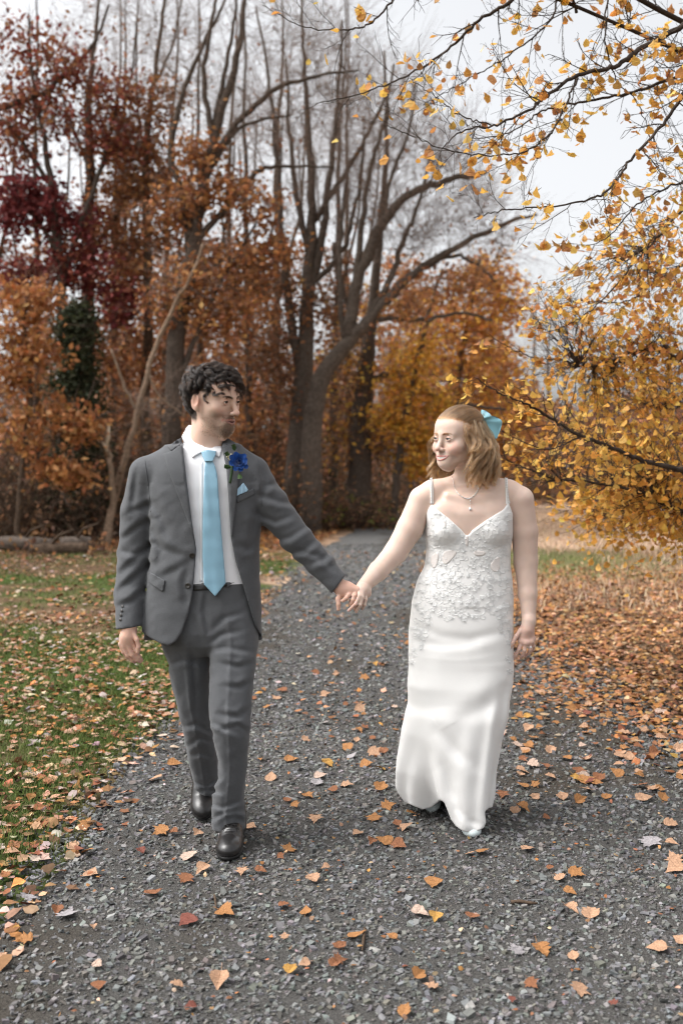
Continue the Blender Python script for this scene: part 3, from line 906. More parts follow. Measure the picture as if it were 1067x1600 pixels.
# --- the arching tree
t = Tree(24.2, 10)
t.limb([(484, 815, 21), (487, 700, 17), (493, 630, 15), (510, 575, 14), (548, 530, 11.5), (585, 490, 9.5), (628, 445, 7.5), (672, 410, 6), (741, 371, 4.5), (795, 346, 3.5), (840, 335, 2)], ground=True, n=50)
for a in ([(545, 532, 11), (552, 470, 10), (570, 410, 9), (598, 350, 8), (625, 315, 7), (660, 294, 6), (705, 280, 5), (746, 272, 4), (760, 268, 3)], [(552, 470, 6), (562, 380, 5), (575, 280, 4), (600, 190, 3), (615, 100, 2)],
          [(572, 500, 6), (612, 430, 5), (632, 370, 4), (650, 330, 3), (672, 250, 2)], [(640, 435, 4), (700, 400, 3.5), (740, 410, 2.5), (775, 440, 2)], [(560, 515, 5), (600, 500, 4.5), (660, 500, 3.5), (720, 490, 2.5), (770, 500, 2)],
          [(600, 350, 4), (610, 280, 3), (640, 200, 2.2), (650, 130, 1.5)], [(540, 540, 5), (530, 440, 4), (535, 340, 3), (545, 250, 2)]): t.limb(a)
for b in ((600, 260, 55, 70), (650, 230, 55, 55), (690, 320, 60, 45), (620, 380, 50, 50), (740, 330, 55, 40), (560, 330, 50, 70), (590, 170, 55, 70), (660, 380, 55, 40), (700, 250, 40, 30), (770, 380, 45, 35)):
    t.blob(*b, 36, 1.4, GREYTW + RUST, .05, .3, twigs=5, tw=.7, tup=.5)
for b in ((620, 480, 50, 35), (690, 450, 50, 30), (740, 440, 45, 30)):
    t.blob(*b, 26, 14, ORANGE + RUST, .07, .26, twigs=2)
t.build('arching_tree', 'tall bare tree with heavy limbs arching to the right over the path', 'tree', m_bark_old, WOODG)
# --- dark trunk hung with creeper
t = Tree(27, 11)
t.limb([(560, 810, 22), (562, 740, 19), (566, 640, 16), (574, 550, 12), (585, 450, 8), (596, 330, 5.5), (604, 200, 3.5), (600, 80, 2)], ground=True, n=36)
t.limb([(572, 600, 6), (610, 585, 5), (650, 600, 4.5), (690, 625, 4), (730, 632, 3), (790, 640, 2)])
t.limb([(575, 545, 5), (540, 470, 4), (520, 380, 3)])
for b in ((545, 620, 30, 50), (525, 690, 30, 40), (590, 690, 25, 40), (540, 560, 35, 35)):
    t.blob(*b, 26, 22, BROWN + YELLOW[3:], .07, .25, twigs=3)
for b in ((600, 270, 50, 70), (640, 170, 50, 60), (560, 200, 50, 70)):
    t.blob(*b, 28, .8, GREYTW, .05, .3, twigs=5, tw=.7, tup=.6)
t.build('creeper_tree', 'dark upright trunk hung with brown creeper right of the bare tree', 'tree', m_bark_dark, WOODG)
# --- yellow and orange trees beside the path's bend
t = Tree(26.5, 12)
t.limb([(612, 815, 6), (622, 730, 6), (634, 650, 5.5), (650, 570, 4.5), (668, 500, 3.5), (690, 420, 2)], ground=True)
for b in ((625, 600, 32, 40), (650, 560, 40, 35), (640, 670, 34, 28), (672, 695, 28, 20), (610, 650, 26, 30), (680, 640, 28, 28), (655, 730, 20, 14)):
    t.blob(*b, 26, 28, YELLOW, .075, .24, twigs=1)
t.build('yellow_maple', 'small tree with golden yellow leaves left of the woman by the path', 'tree', m_bark_dark, WOODG)
t = Tree(30, 13)
t.limb([(700, 815, 7), (706, 700, 6), (715, 600, 5), (730, 500, 4), (750, 400, 2.5)], ground=True)
for b in ((690, 560, 45, 45), (740, 500, 50, 45), (770, 560, 45, 50), (720, 620, 45, 45), (790, 470, 40, 35), (700, 490, 40, 35), (760, 430, 40, 30), (760, 640, 45, 40)):
    t.blob(*b, 30, 28, YELLOW[:3] + ORANGE, .085, .32, twigs=2)
t.build('orange_tree', 'rounded golden orange tree behind the woman and right of the yellow one', 'tree', m_bark_brown, WOODG)
t = Tree(38, 14)
t.limb([(790, 800, 5), (788, 700, 5), (790, 600, 4), (785, 520, 2.5)], ground=True)
for b in ((785, 610, 42, 40), (800, 660, 38, 40), (770, 560, 35, 30), (760, 680, 40, 40), (810, 710, 25, 30), (820, 640, 18, 30)):
    t.blob(*b, 34, 30, ORANGE + YELLOW[3:5], .095, .36, twigs=1)
t.build('rust_tree', 'far rust orange tree right behind the woman with her bow in front', 'tree', m_bark_brown, WOODG)

# --- trees deeper in the wood, each its own
deep = [  # px, Y, lean px, radius px, leaf palette, leaf rows, label
    (-25, 26, 6, 8, RED + RUST, (300, 560), 'red leaved trunk at the left edge of the photo behind the oak sapling'),
    (62, 29, -6, 6, RUST, (380, 640), 'thin trunk seen between the oak sapling and the cedar'),
    (178, 29, 4, 5, RUST, (330, 640), 'thin dark trunk right of the tall straight trunk'),
    (200, 33, -6, 5, ORANGE, (420, 690), 'far thin trunk left of the slender rust tree'),
    (252, 31, 14, 6, RUST, (400, 700), 'thin trunk with rust leaves just right of the slender tree'),
    (318, 28, -8, 6, ORANGE + RUST, (430, 700), 'orange leaved tree right behind the dark haired man'),
    (352, 33, 8, 6, RUST, (380, 700), 'rust leaved tree above the shoulder of the man'),
    (392, 27, -10, 6, ORANGE + RUST, (420, 720), 'orange leaved tree right of the man and his boutonniere'),
    (428, 31, 6, 7, RUST + BROWN, (430, 730), 'brown leaved tree left of the thick bare trunk'),
    (520, 32, 10, 6, BROWN + RUST, (420, 720), 'brown leaved tree between the two thick trunks'),
    (545, 36, -4, 5, YELLOW[3:] + RUST, (480, 720), 'far tree with dull gold leaves behind the creeper trunk'),
    (640, 36, 12, 5, ORANGE, (420, 720), 'far orange tree behind the golden yellow one'),
    (670, 42, -6, 5, RUST + YELLOW[3:], (470, 740), 'farthest rust tree above the vanishing path'),
    (735, 44, 6, 4, RUST, (440, 720), 'far rust tree above the head of the woman')]
for i, (px, Y, ln, r, pal, (ya, yb), lab) in enumerate(deep):
    t = Tree(Y, 30 + i)
    if px > 600:      # lower trees beside the path
        t.limb([(px, 800, r), (px + ln * .3, 680, r * .85), (px + ln, 560, r * .6), (px + ln * 2, 450, r * .3)], ground=True, jit=.06)
    else:
        t.limb([(px, 800, r), (px + ln * .3, 640, r * .9), (px + ln * .7, 420, r * .75), (px + ln, 220, r * .5), (px + ln * 1.5 + 6, 60, r * .28), (px + ln * 1.2, -90, r * .08)], ground=True, jit=.09)
        t.limb([(px + ln * .6, 480, r * .5), (px + 40, 330, r * .35), (px + 50, 180, r * .2)]); t.limb([(px + ln * .5, 520, r * .5), (px - 40, 380, r * .35), (px - 55, 230, r * .2)])
    for yy in np.arange(ya, yb, 52):
        t.blob(px + t.r.uniform(-25, 25), yy, 48, 34, 18, 20, pal, .0029 * Y, .3, twigs=2)
    if px <= 600: t.blob(px + ln, 210, 60, 130, 22, .8, pal, .0022 * Y, .35, twigs=3, tw=.9, tup=.6)
    t.build('woodland_tree', lab, 'tree', m_bark_dark if i % 2 else m_bark_brown, WOODG)
# --- far bare trees across the field
for i, (px, Y, top, lab) in enumerate([(836, 62, 440, 'far grey bare tree left of the thin pair above the field'), (858, 70, 470, 'far bare tree second from the left above the field'), (884, 66, 455, 'far bare tree with a forked crown above the field'),
                                  (915, 74, 500, 'far bare tree half hidden by golden leaves'), (950, 72, 520, 'far tree behind the low golden branch'), (1000, 76, 540, 'far tree behind the thick of the golden leaves'), (1050, 72, 530, 'far tree at the right edge behind golden leaves')]):
    t = Tree(Y, 60 + i)
    t.limb([(px, 800, 4), (px + 2, 690, 3.4), (px - 3, 590, 2.6), (px + 1, top + 30, 1.2)], ground=True)
    t.blob(px, (top + 640) / 2, 26, (640 - top) / 2, 46, 1.2, GREYTW, .10, .5, twigs=4, tw=1.3, tup=.7)
    t.blob(px, 690, 38, 50, 40, 16, RUST + BROWN, .20, .8, twigs=1)
    t.build('far_tree', lab, 'tree', m_bark_grey, 'trees across the field')

# ------------------------------------------------------------------ undergrowth: brush and brambles at the wood's edge (nobody could count the stems)
tb = Tubes(3); LQ = []
def brush(px, Y, h, n, spread, pal, nl):
    for _ in range(n):
        c = P(px + RNG.normal(0, spread), HY, Y + RNG.normal(0, .7)); c[2] = 0
        top = c + np.array((RNG.normal(0, .55), RNG.normal(0, .5), h * RNG.uniform(.35, 1.1)))
        md = (c + top) / 2 + RNG.normal(0, .16, 3)
        pth = smooth_path(np.array((c, md, top, top + (RNG.normal(0, .3), RNG.normal(0, .3), -RNG.uniform(0, .35)))), 7)
        tb.add(pth, np.linspace(.010, .004, 7))
        for _k in range(3):
            a = pth[RNG.integers(2, 7)]; e = a + RNG.normal(0, .3, 3) + (0, 0, .12)
            tb.add(np.array((a, (a + e) / 2 + RNG.normal(0, .04, 3), e)), (.006, .005, .003))
        m = RNG.poisson(nl)
        if m: LQ.append((pth[RNG.integers(1, 7, m)] + RNG.normal(0, .16, (m, 3)), pal))
for px in range(-60, 300, 22): brush(px, 21.0 + .004 * px, 1.5, 26, 22, BROWN, 5); brush(px, 22.8, 2.6, 20, 22, BROWN, 11)
for px in range(-50, 170, 22): brush(px, 17.7 + .002 * px, .20, 3, 14, BROWN + TAN[:1], 6)
for px in range(300, 470, 22): brush(px, 24, 1.6, 20, 22, BROWN + RUST, 9); brush(px, 27, 2.6, 18, 22, RUST + BROWN, 14)
for px in range(420, 620, 20): brush(px, 25.5 + .008 * (px - 420), .75, 26, 16, BROWN + GREENL[1:2], 14); brush(px, 30, 2.0, 14, 18, BROWN + CEDAR, 16)
for px in range(600, 860, 22): brush(px, 42, 2.4, 14, 24, BROWN + CEDAR, 24)
VV, TT, CC, off = [], [], [], 0
for q, pal in LQ:
    q[:, 2] = np.maximum(q[:, 2], .03)
    V, T, C = quad_leaves(q, RNG.uniform(.035, .08, len(q)), vary(pal, len(q), .2))
    VV.append(V); TT.append(T + off); CC.append(C); off += len(V)
V, Q, T = tb.arrays()
tag(link('undergrowth', np_mesh('undergrowth', V, Q, T), m_bark_brown), kind='stuff')
tag(link('undergrowth_leaves', np_mesh('undergrowth_leaves', np.concatenate(VV), tris=np.concatenate(TT), cols=np.concatenate(CC), smooth=False), m_leaf), kind='stuff')
# far wood that closes the view, one mass
n = 84000
px = np.concatenate((RNG.uniform(-200, 1300, 56000), RNG.uniform(-2400, -200, 14000), RNG.uniform(1300, 3600, 14000))); Y = RNG.uniform(48, 95, n)
top = np.interp(px, [-2400, -200, 150, 420, 600, 800, 860, 1300, 3600], [14, 10, 9, 10, 10, 8, 5.5, 7, 13]) * (1 + .25 * vnoise(px / 60, 0 * px, 0 * px, 31))
z = RNG.uniform(0, 1, n) ** 1.1 * top
V, T, C = quad_leaves(np.stack(((px - CX) * Y / F, Y, z), 1), np.where(np.abs(px - 550) < 760, 1, 2.2) * RNG.uniform(.14, .30, n), vary(RUST + BROWN + GREYTW + BROWN, n, .25))
tag(link('far_woods', np_mesh('far_woods', V, tris=T, cols=C, smooth=False), m_leaf), kind='stuff')
# the wood goes on along the lawn to the left of the frame
tb = Tubes(6); n = 30000
for _ in range(46):
    y = RNG.uniform(13, 40); x = -y * .42 - RNG.uniform(1.0, 12); hh = RNG.uniform(9, 16); r_ = RNG.uniform(.06, .16)
    tb.add(smooth_path(np.array([(x, y, -.05), (x + RNG.normal(0, .2), y, hh * .4), (x + RNG.normal(0, .6), y + RNG.normal(0, .4), hh)]), 9), np.linspace(r_, .015, 9))
    for _k in range(5):
        z0 = RNG.uniform(.3, .8) * hh; a = np.array((x, y, z0)); e = a + RNG.normal(0, 1, 3) * (1.6, 1.6, .5) + (0, 0, 1.6)
        tb.add(np.array((a, (a + e) / 2 + (0, 0, .2), e)), (r_ * .4, r_ * .3, .01))
V, Q, T = tb.arrays()
tag(link('wood_stems', np_mesh('wood_stems', V, Q, T), m_bark_dark), kind='stuff')
y = RNG.uniform(13, 40, n); x = -y * .40 - .6 - RNG.uniform(0, 13, n); z = RNG.uniform(0, 1, n) ** 1.2 * (9 + 3 * vnoise(x * .5, y * .5, 0 * x, 33))
k = vnoise(x * .7, y * .7, z * .7, 34) > -.25; x, y, z = x[k], y[k], z[k]
V, T, C = quad_leaves(np.stack((x, y, z), 1), RNG.uniform(.06, .13, len(x)), vary(RUST + ORANGE + BROWN + RED, len(x), .22))
tag(link('wood_foliage', np_mesh('wood_foliage', V, tris=T, cols=C, smooth=False), m_leaf), kind='stuff')

# ------------------------------------------------------------------ logs on the ground at the left
def log(pts, rad, label, seed, name='fallen_log'):
    p = smooth_path(np.array(pts), 14)
    r = np.interp(np.linspace(0, 1, 14), np.linspace(0, 1, len(rad)), rad) * (1 + np.random.default_rng(seed).normal(0, .06, 14))
    tu = Tubes(10); tu.add(p, r)
    root = empty(name, tuple(p[0] * (1, 1, 0)), label, 'log', 'logs at the edge of the wood')
    link('trunk', tu.mesh('trunk'), m_bark_grey if seed % 2 else m_bark_brown, root)
    tu = Tubes(5); q = p[6]; tu.add(np.array((q, q + (.2, -.1, .25), q + (.5, -.15, .36))), (.03, .025, .012))
    link('branch_stub', tu.mesh('branch_stub'), m_bark_brown, root)
log([P(-40, 850, 18.3), P(40, 849, 18.2), P(84, 850, 18.3)], (.14, .13, .10), 'pale grey log lying at the far left edge of the wood', 1)
log([P(48, 859, 17.7), P(80, 858, 17.7), P(138, 857, 17.8)], (.09, .11, .11), 'shorter brown log lying in front of the pale grey log', 2)
log([P(96, 848, 18.4), P(118, 847, 18.4), P(142, 848, 18.5)], (.10, .11, .11), 'stubby log end lying right of the pale grey log', 3)
# ================================================================== PEOPLE: shared builders
def frame(yaw, pitch=0, roll=0):
    """columns: person's right, forward, up; yaw turns the face towards the right of the picture, pitch nods it down"""
    a, b, c = map(math.radians, (yaw, pitch, roll))
    f = np.array((math.sin(a), -math.cos(a), 0)); r = np.array((-math.cos(a), -math.sin(a), 0)); u = np.array((0, 0, 1.0))
    f2 = f * math.cos(b) - u * math.sin(b); u2 = u * math.cos(b) + f * math.sin(b)
    r3 = r * math.cos(c) + u2 * math.sin(c); u3 = u2 * math.cos(c) - r * math.sin(c)
    return np.stack((r3, f2, u3), 1)

class Head:
    def __init__(s, C, R, k): s.C, s.R, s.k = np.asarray(C, float), R, k
    def w(s, p): return s.C + s.R @ (np.asarray(p, float) * s.k)
    def loc(s, V): return ((V - s.C) @ s.R) / s.k
    def sculpt(s, f, o):
        k, R, w = s.k, s.R, s.w
        E = lambda c, r, b, op='u': f.ell(w(c), np.asarray(r) * k, R, b * k, op)
        Cp = lambda a, b, ra, rb, kk, op='u': f.cap(w(a), w(b), ra * k, rb * k, kk * k, op)
        m = o['male']
        E((0, -.012, .032), (.076, .097, .086), .01)
        E((0, .016, -.016 if m else -.026), (.061, .068, .064 if m else .071), .03)
        E((0, .045, .045), (.060, .042, .045), .03)
        jw = .059 if m else .054
        for q in (-1, 1):
            Cp((q * jw * .95, -.004, -.032 if m else -.044), (q * .017, .064, -.096 if m else -.089), .014, .0135, .024)
            E((q * .044, .054, -.020 - .006 * o['smile']), (.021, .022, .018), .03)
            if o['smile'] > .5: E((q * .040, .066, -.036), (.018, .017, .015), .022)
        E((0, .074, -.098 if m else -.091), (.019, .017, .016) if m else (.016, .015, .014), .025)
        E((0, .074, -.068), (.031, .019, .026), .022)
        for q in (-1, 1):
            Cp((0, .083, .0195), (q * .043, .066, .022), .0095 if m else .007, .008, .016)
            E((q * .0335, .098, .003), (.019, .017, .0115), .012, 's')
            E((q * .032, .0755, .003), (.0165, .0135, .0145), .007)
        n = .112 if m else .107
        Cp((0, .084, .012), (0, n - .003, -.028), .0072, .0095, .012)
        E((0, n, -.033), (.0108, .0105, .0095), .007)
        for q in (-1, 1):
            E((q * .0118, n - .011, -.036), (.0075, .0095, .0075), .005)
            E((q * .0062, n - .004, -.0445), (.0032, .0045, .003), .002, 's')
        Cp((0, .097, -.046), (0, .0945, -.056), .003, .003, .006)
        # mouth: corners, upper and lower lip
        mw, cz, op = (.0290, -.0625, .0040) if m else (.0350, -.0570, .0048)
        s.up = [(-mw, .071 if not m else .075, cz), (-mw * .5, .0875, -.0615), (-.004, .0930, -.0608), (.004, .0930, -.0608), (mw * .5, .0875, -.0615), (mw, .071 if not m else .075, cz)]
        lo = -.0685 - op
        s.lo = [(-mw, .071 if not m else .075, cz - .001), (-mw * .55, .0855, lo + .004), (0, .0915, lo - .0015), (mw * .55, .0855, lo + .004), (mw, .071 if not m else .075, cz - .001)]
        for q in (-1, 1): f.ell(w((q * .032, .0765, .003)), .0134 * k, None, .0015, 's')
        # ears
        for q in (-1, 1):
            E((q * .0800, -.016, -.006), (.0068, .019, .031), .007)
            E((q * .0765, -.010, -.030), (.006, .010, .012), .006)
            E((q * .0865, -.011, -.003), (.0055, .0105, .018), .003, 's')
    def paint(s, V, skin, o, seed):
        L = s.loc(V)
        n = vnoise(L[:, 0] * 60, L[:, 1] * 60, L[:, 2] * 60, seed); fine = vnoise(L[:, 0] * 420, L[:, 1] * 420, L[:, 2] * 420, seed + 1)
        c = np.asarray(skin)[None] * (1 + .05 * n[:, None])
        inhead = smoothstep(.19, .15, np.linalg.norm(L, axis=1))
        def mixc(col, w):
            nonlocal c
            w = np.clip(w, 0, 1)[:, None]; c = c * (1 - w) + np.asarray(col)[None] * w
        ax = np.abs(L[:, 0])
        d = lambda p, r: smoothstep(r, r * .3, np.linalg.norm(np.stack((ax, L[:, 1], L[:, 2]), 1) - np.asarray(p), axis=1))
        mixc((skin[0] * .95, skin[1] * .66, skin[2] * .62), d((.042, .066, -.03), .034) * o['blush'])
        mixc((skin[0] * .95, skin[1] * .70, skin[2] * .66), d((0, .112, -.034), .02) * .6)
        mixc((skin[0] * .95, skin[1] * .65, skin[2] * .6), d((.08, -.012, -.01), .035) * .5)
        def seg(pts):
            dm = np.full(len(L), 1.0)
            for a, b in zip(pts[:-1], pts[1:]):
                a, b = np.array(a), np.array(b); e = b - a
                t = np.clip(((L - a) @ e) / (e @ e), 0, 1)
                dm = np.minimum(dm, np.linalg.norm(L - a - t[:, None] * e, axis=1))
            return dm
        lipd = np.minimum(seg(s.up), seg(s.lo))
        if o['male']:
            jaw = smoothstep(-.028, -.050, L[:, 2] + .35 * (.06 - L[:, 1]) * (L[:, 1] < .06)) * smoothstep(-.016, .004, L[:, 2] + .058 + .72 * np.clip(L[:, 1], 0, .085)) * smoothstep(-.012, .010, L[:, 1]) * inhead
            side = smoothstep(.012, -.004, np.abs(L[:, 1] - .012)) * smoothstep(.02, .0, L[:, 2]) * smoothstep(-.08, -.06, L[:, 2]) * (ax > .05)
            stash = smoothstep(.024, .012, np.linalg.norm((L - (0, .094, -.054)) * (.55, 1, 1.5), axis=1))
            goat = smoothstep(.042, .024, np.linalg.norm((L - (0, .085, -.094)) * (.85, .7, 1), axis=1))
            beard = np.clip(np.maximum(np.maximum(jaw * .42, side * .42), np.maximum(stash * .80, goat * .85)) * (1 + .35 * fine + .12 * n), 0, .97)
            mixc((.095, .058, .038), beard * smoothstep(.003, .0062, lipd))
        mixc(o['lip'], smoothstep(.0068, .0042, lipd) * o['lipw'])
        # inside of the mouth, lash lines, brows, scalp
        #mixc((.05, .015, .012), smoothstep(.0125, .009, np.linalg.norm((L - (0, .078, -.0685)) * (.35, .5, 1.9), axis=1)) * (L[:, 1] < .0905))
        for q in (-1, 1):
            t = np.clip((q * L[:, 0] - .012) / .034, 0, 1)
            bz = .0185 + .0075 * np.sin(t * 2.2) - .004 * t
            bw = smoothstep(.0052 - .002 * t, .0015, np.abs(L[:, 2] - bz)) * smoothstep(.008, .014, q * L[:, 0]) * smoothstep(.050, .042, q * L[:, 0]) * (L[:, 1] > .05)
            mixc(o['brow'], bw * o['browW'])
        hair = o['scalp'](L)
        mixc(o['hair'], hair * .95)
        return np.clip(c, 0, 1)
    def mouth(s, parent, bvh, lip_m, gap_m, gap_name, fat):
        """lips laid on the face, and what shows between them"""
        def on(p, up):
            p = np.asarray(p, float); o = p * (1.0, 0, 1) + np.array((0, .16, 0)); d = np.array((-p[0] * .10, -.16, 0.0))
            a_, b_ = s.w(o), s.R @ (d / np.linalg.norm(d))
            h = bvh.ray_cast(Vector(a_), Vector(b_))
            return (np.array(h[0]) + np.array(h[1]) * up) if h[0] is not None else s.w(p)
        t = np.linspace(-1, 1, 25)
        cv = {}
        for nm, pts in (('up', s.up), ('lo', s.lo)):
            q = smooth_path(np.array(pts), 25)
            if nm == 'up': q[:, 2] -= .0012 * np.exp(-(t / .12) ** 2)
            cv[nm] = q
        for nm, k0 in (('up', .0030), ('lo', .0036)):
            q = np.array([on(p, .0002) for p in cv[nm]])
            tu = Tubes(10); tu.add(q, fat * k0 * s.k * (1 - np.abs(t) ** 2.5) ** .6 + .0006)
            link('lip', tu.mesh('lip'), lip_m, parent)
        V = []
        for f_ in np.linspace(.12, .88, 4):
            V += [on(a_ * (1 - f_) + b_ * f_, .0012) for a_, b_ in zip(cv['up'], cv['lo'])]
        i = np.arange(100).reshape(4, 25)
        link(gap_name, np_mesh(gap_name, np.array(V), np.stack((i[:-1, 1:-2], i[:-1, 2:-1], i[1:, 2:-1], i[1:, 1:-2]), -1).reshape(-1, 4)), gap_m, parent)
    def eyes(s, parent, gaze, iris, name='eye'):
        g = np.asarray(gaze, float); g /= np.linalg.norm(g)
        for q in (-1, 1):
            n, mm = 24, 18
            th = np.linspace(0, math.pi, mm); ph = np.linspace(0, 2 * math.pi, n, endpoint=False)
            # pole along the gaze, in head space
            a = np.cross(g, (0, 0, 1.0)); a /= np.linalg.norm(a); b = np.cross(a, g)
            D = np.cos(th)[:, None, None] * g + np.sin(th)[:, None, None] * (np.cos(ph)[None, :, None] * a + np.sin(ph)[None, :, None] * b)
            V = (np.array((q * .032, .0765, .003)) + D * .0128).reshape(-1, 3)
            V = s.C + (V * s.k) @ s.R.T
            i = (np.arange(mm - 1)[:, None] * n + np.arange(n)[None]); j = np.arange(mm - 1)[:, None] * n + (np.arange(n)[None] + 1) % n
            Q = np.stack((i, j, j + n, i + n), -1).reshape(-1, 4)
            t = np.repeat(th, n)[:, None]
            c = np.where(t < .25, np.array([.005, .005, .005]), np.where(t < .56, np.array([iris]), np.array([.62, .58, .55])))
            link(name, np_mesh(name, V, Q, cols=c), m_eye, parent)
def eyelids(s, parent, skin_m, skin, up, dn, half=1.28):
    """upper and lower lids as shells round each eyeball, and a line of lashes"""
    for q in (-1, 1):
        e = np.array((q * .032, .0765, .003))
        pt = lambda az, el, r: s.C + ((e + r * np.stack((q * np.sin(az) * np.cos(el), np.cos(az) * np.cos(el), np.sin(el)), -1)) * s.k) @ s.R.T
        T_ = np.linspace(-1, 1, 25); ln = {}
        for sg, h in ((1, up), (-1, dn)):
            edge = sg * h * np.maximum(0, 1 - np.abs(T_ * half / .98) ** 2.2) + .05 * T_ - .02
            az = T_ * half
            V = []
            for v in np.linspace(0, 1, 9):
                el = edge + (sg * 1.25 - edge) * v
                r = .0137 + .0006 * math.sin(min(1, v * 3) * math.pi) + .0012 * v
                V.append(pt(az, el, r))
            V.append(pt(az, edge, .0128)); ln[sg] = pt(az, edge, .01405)
            V = [V[-1]] + V[:-1]
            i = np.arange(10 * 25).reshape(10, 25)
            Q = np.stack((i[:-1, :-1], i[:-1, 1:], i[1:, 1:], i[1:, :-1]), -1).reshape(-1, 4)
            c = np.repeat(np.linspace(0, 1, 10), 25)[:, None]
            c = np.asarray(skin) * np.array((.97, .86, .84)) * (.85 + .15 * c)
            link('eyelid', np_mesh('eyelid', np.concatenate(V), Q, cols=c), skin_m, parent)
        tu = Tubes(5); tu.add(ln[1], np.interp(np.linspace(-1, 1, 25), (-1, -.75, 0, .6, .78, 1), (.0001, .0003, .0009, .0010, .0003, .0001)) * s.k)
        link('eyelashes', tu.mesh('eyelashes'), m_lash, parent)
Head.eyelids = eyelids
m_lash = mat('lash', (.012, .008, .006), rough=.7)
m_eye = mat('eye', attr=True, rough=.12, spec=.6)

def strands_obj(name, S, r0, r1, m, parent):
    hc = bpy.data.hair_curves.new(name)
    hc.add_curves([len(a) for a in S])
    P_ = np.concatenate(S).astype(np.float32)
    hc.points.foreach_set('position', P_.ravel())
    rad = np.concatenate([r0 + (r1 - r0) * np.linspace(0, 1, len(a)) ** 1.5 for a in S]).astype(np.float32)
    at = hc.attributes.get('radius') or hc.attributes.new('radius', 'FLOAT', 'POINT')
    at.data.foreach_set('value', rad)
    return link(name, hc, m, parent)
def hair_mat(name, col, rough=.35, coat=0):
    m = bpy.data.materials.new(name); m.use_nodes = True
    nt = m.node_tree; nt.nodes.remove(nt.nodes['Principled BSDF'])
    h = nt.nodes.new('ShaderNodeBsdfHairPrincipled')
    h.parametrization = 'COLOR'; h.inputs['Color'].default_value = (*col, 1)
    h.inputs['Roughness'].default_value = rough; h.inputs['Radial Roughness'].default_value = .5
    h.model = 'CHIANG'
    h.inputs['Random Roughness'].default_value = .2
    nt.links.new(h.outputs[0], nt.nodes['Material Output'].inputs['Surface'])
    return m
def clumps(guides, n, spread, tip, rng, frizz=.0008):
    out = []
    for g in guides:
        t = np.linspace(0, 1, len(g))[:, None]
        o = rng.normal(0, 1, (n, 1, 3)) * spread
        for k in range(n):
            out.append(g + o[k] * (1 - t + t * tip) + np.cumsum(rng.normal(0, frizz, g.shape), 0))
    return out

def fabric(name, c, amt=.34, rough=.85, sheen=.15, weave=420, bump=.35):
    """woven cloth: fine warp and weft flecks"""
    m = mat(name, c, rough=rough, spec=.15, sheen=sheen, noise=(weave, amt, 2), bump=(weave, bump, .0006))
    return m

def drape_part(name, bvh, poly, m, parent, step=2.5, lift=.003, profile=None, label=None, back=None):
    V, Q, T = drape(bvh, poly, step, lift, 2.0, profile=profile, back=back)
    o = link(name, np_mesh(name, V, Q, T, smooth=True), m, parent)
    if label: o['label'] = label
    return o

def smooth_poly(poly, n=4):
    """round a closed outline a little"""
    p = np.asarray(poly, float)
    for _ in range(n):
        a, b = p, np.roll(p, -1, 0)
        p = np.stack((a * .75 + b * .25, a * .25 + b * .75), 1).reshape(-1, 2)
        if len(p) > 80: break
    return p

# ================================================================== THE MAN
GY_ = 3.75
g = lambda x, y, d=0.0: P(x, y, GY_ + d)
man = empty('person', (P(330, 1330, 3.75)[0], 3.75, 0), 'dark haired bearded man in a grey suit with a light blue tie and blue rose', 'person', 'couple walking on the path')
SKIN_M = (.67, .465, .37)
m_skin_m = mat('skin', attr=True, rough=.5, spec=.35, sss=.25, bump=(500, .12, .0006))
mh = Head(g(334, 625, -.02), frame(57, 10, -4), 1.04)
f = Field(steps((-.90, -.85, .02), (-.85, -.70, .0026), (-.70, -.625, .02), (-.625, -.33, .0024), (-.33, -.09, .015), (-.09, .13, .0026), (.13, .16, .01)),
          steps((3.50, 3.56, .02), (3.56, 3.95, .0028), (3.95, 4.2, .02)),
          steps((0, .62, .02), (.62, .84, .0028), (.84, .85, .005), (.85, 1.02, .0026), (1.02, 1.40, .02), (1.40, 1.76, .0024), (1.76, 1.85, .01)))
MO = dict(male=True, smile=.3, blush=.35, lip=(.48, .17, .14), lipw=.8, brow=(.035, .022, .016), browW=.95, hair=(.03, .018, .012),
          scalp=lambda L: np.clip(smoothstep(.076, .084, L[:, 2] + .0 * L[:, 0]) * (L[:, 1] > .02) + smoothstep(.02, .03, L[:, 2] + .5 * np.maximum(0, L[:, 1])) * (L[:, 1] <= .045) * (L[:, 1] > -.02)
                                  + (L[:, 1] <= -.02) * smoothstep(-.085, -.07, L[:, 2]), 0, 1) * (np.linalg.norm(L, axis=1) < .15) * ~((np.abs(L[:, 0]) > .066) & (L[:, 2] < .03) & (L[:, 1] > -.04)))
# torso, arms and legs carry the clothes
f.loft([(.93, -.50, 3.77, .14, .085), (1.1, -.50, 3.77, .155, .09), (1.32, -.50, 3.77, .17, .09), (1.42, -.50, 3.77, .10, .07)], .03)
f.cap(g(330, 720, .02), mh.w((0, -.028, -.06)), .062, .056, .02)
f.cap(g(318, 690, .01), g(330, 662, -.03), .050, .045, .03)
mh.sculpt(f, MO)
f.ell(mh.w((0, .062, -.125)), (.012, .014, .015), None, .02)      # throat
f.chain([g(258, 735), g(218, 800, .03), g(212, 872, .04), g(203, 984, -.05)], [.034, .030, .028, .025], .02)
f.chain([g(385, 735), g(425, 790, .0), g(465, 845, .005), g(531, 916, -.02)], [.034, .030, .028, .025], .02)
for a, b, c_ in ((g(290, 960, .02), P(310, 1140, 3.87), P(326, 1225, 4.03)), (g(358, 960), P(360, 1120, 3.66), P(358, 1270, 3.72))):
    f.cap(np.array(a) + (0, 0, .1), b, .045, .035, .02); f.cap(b, c_, .032, .028, .02)
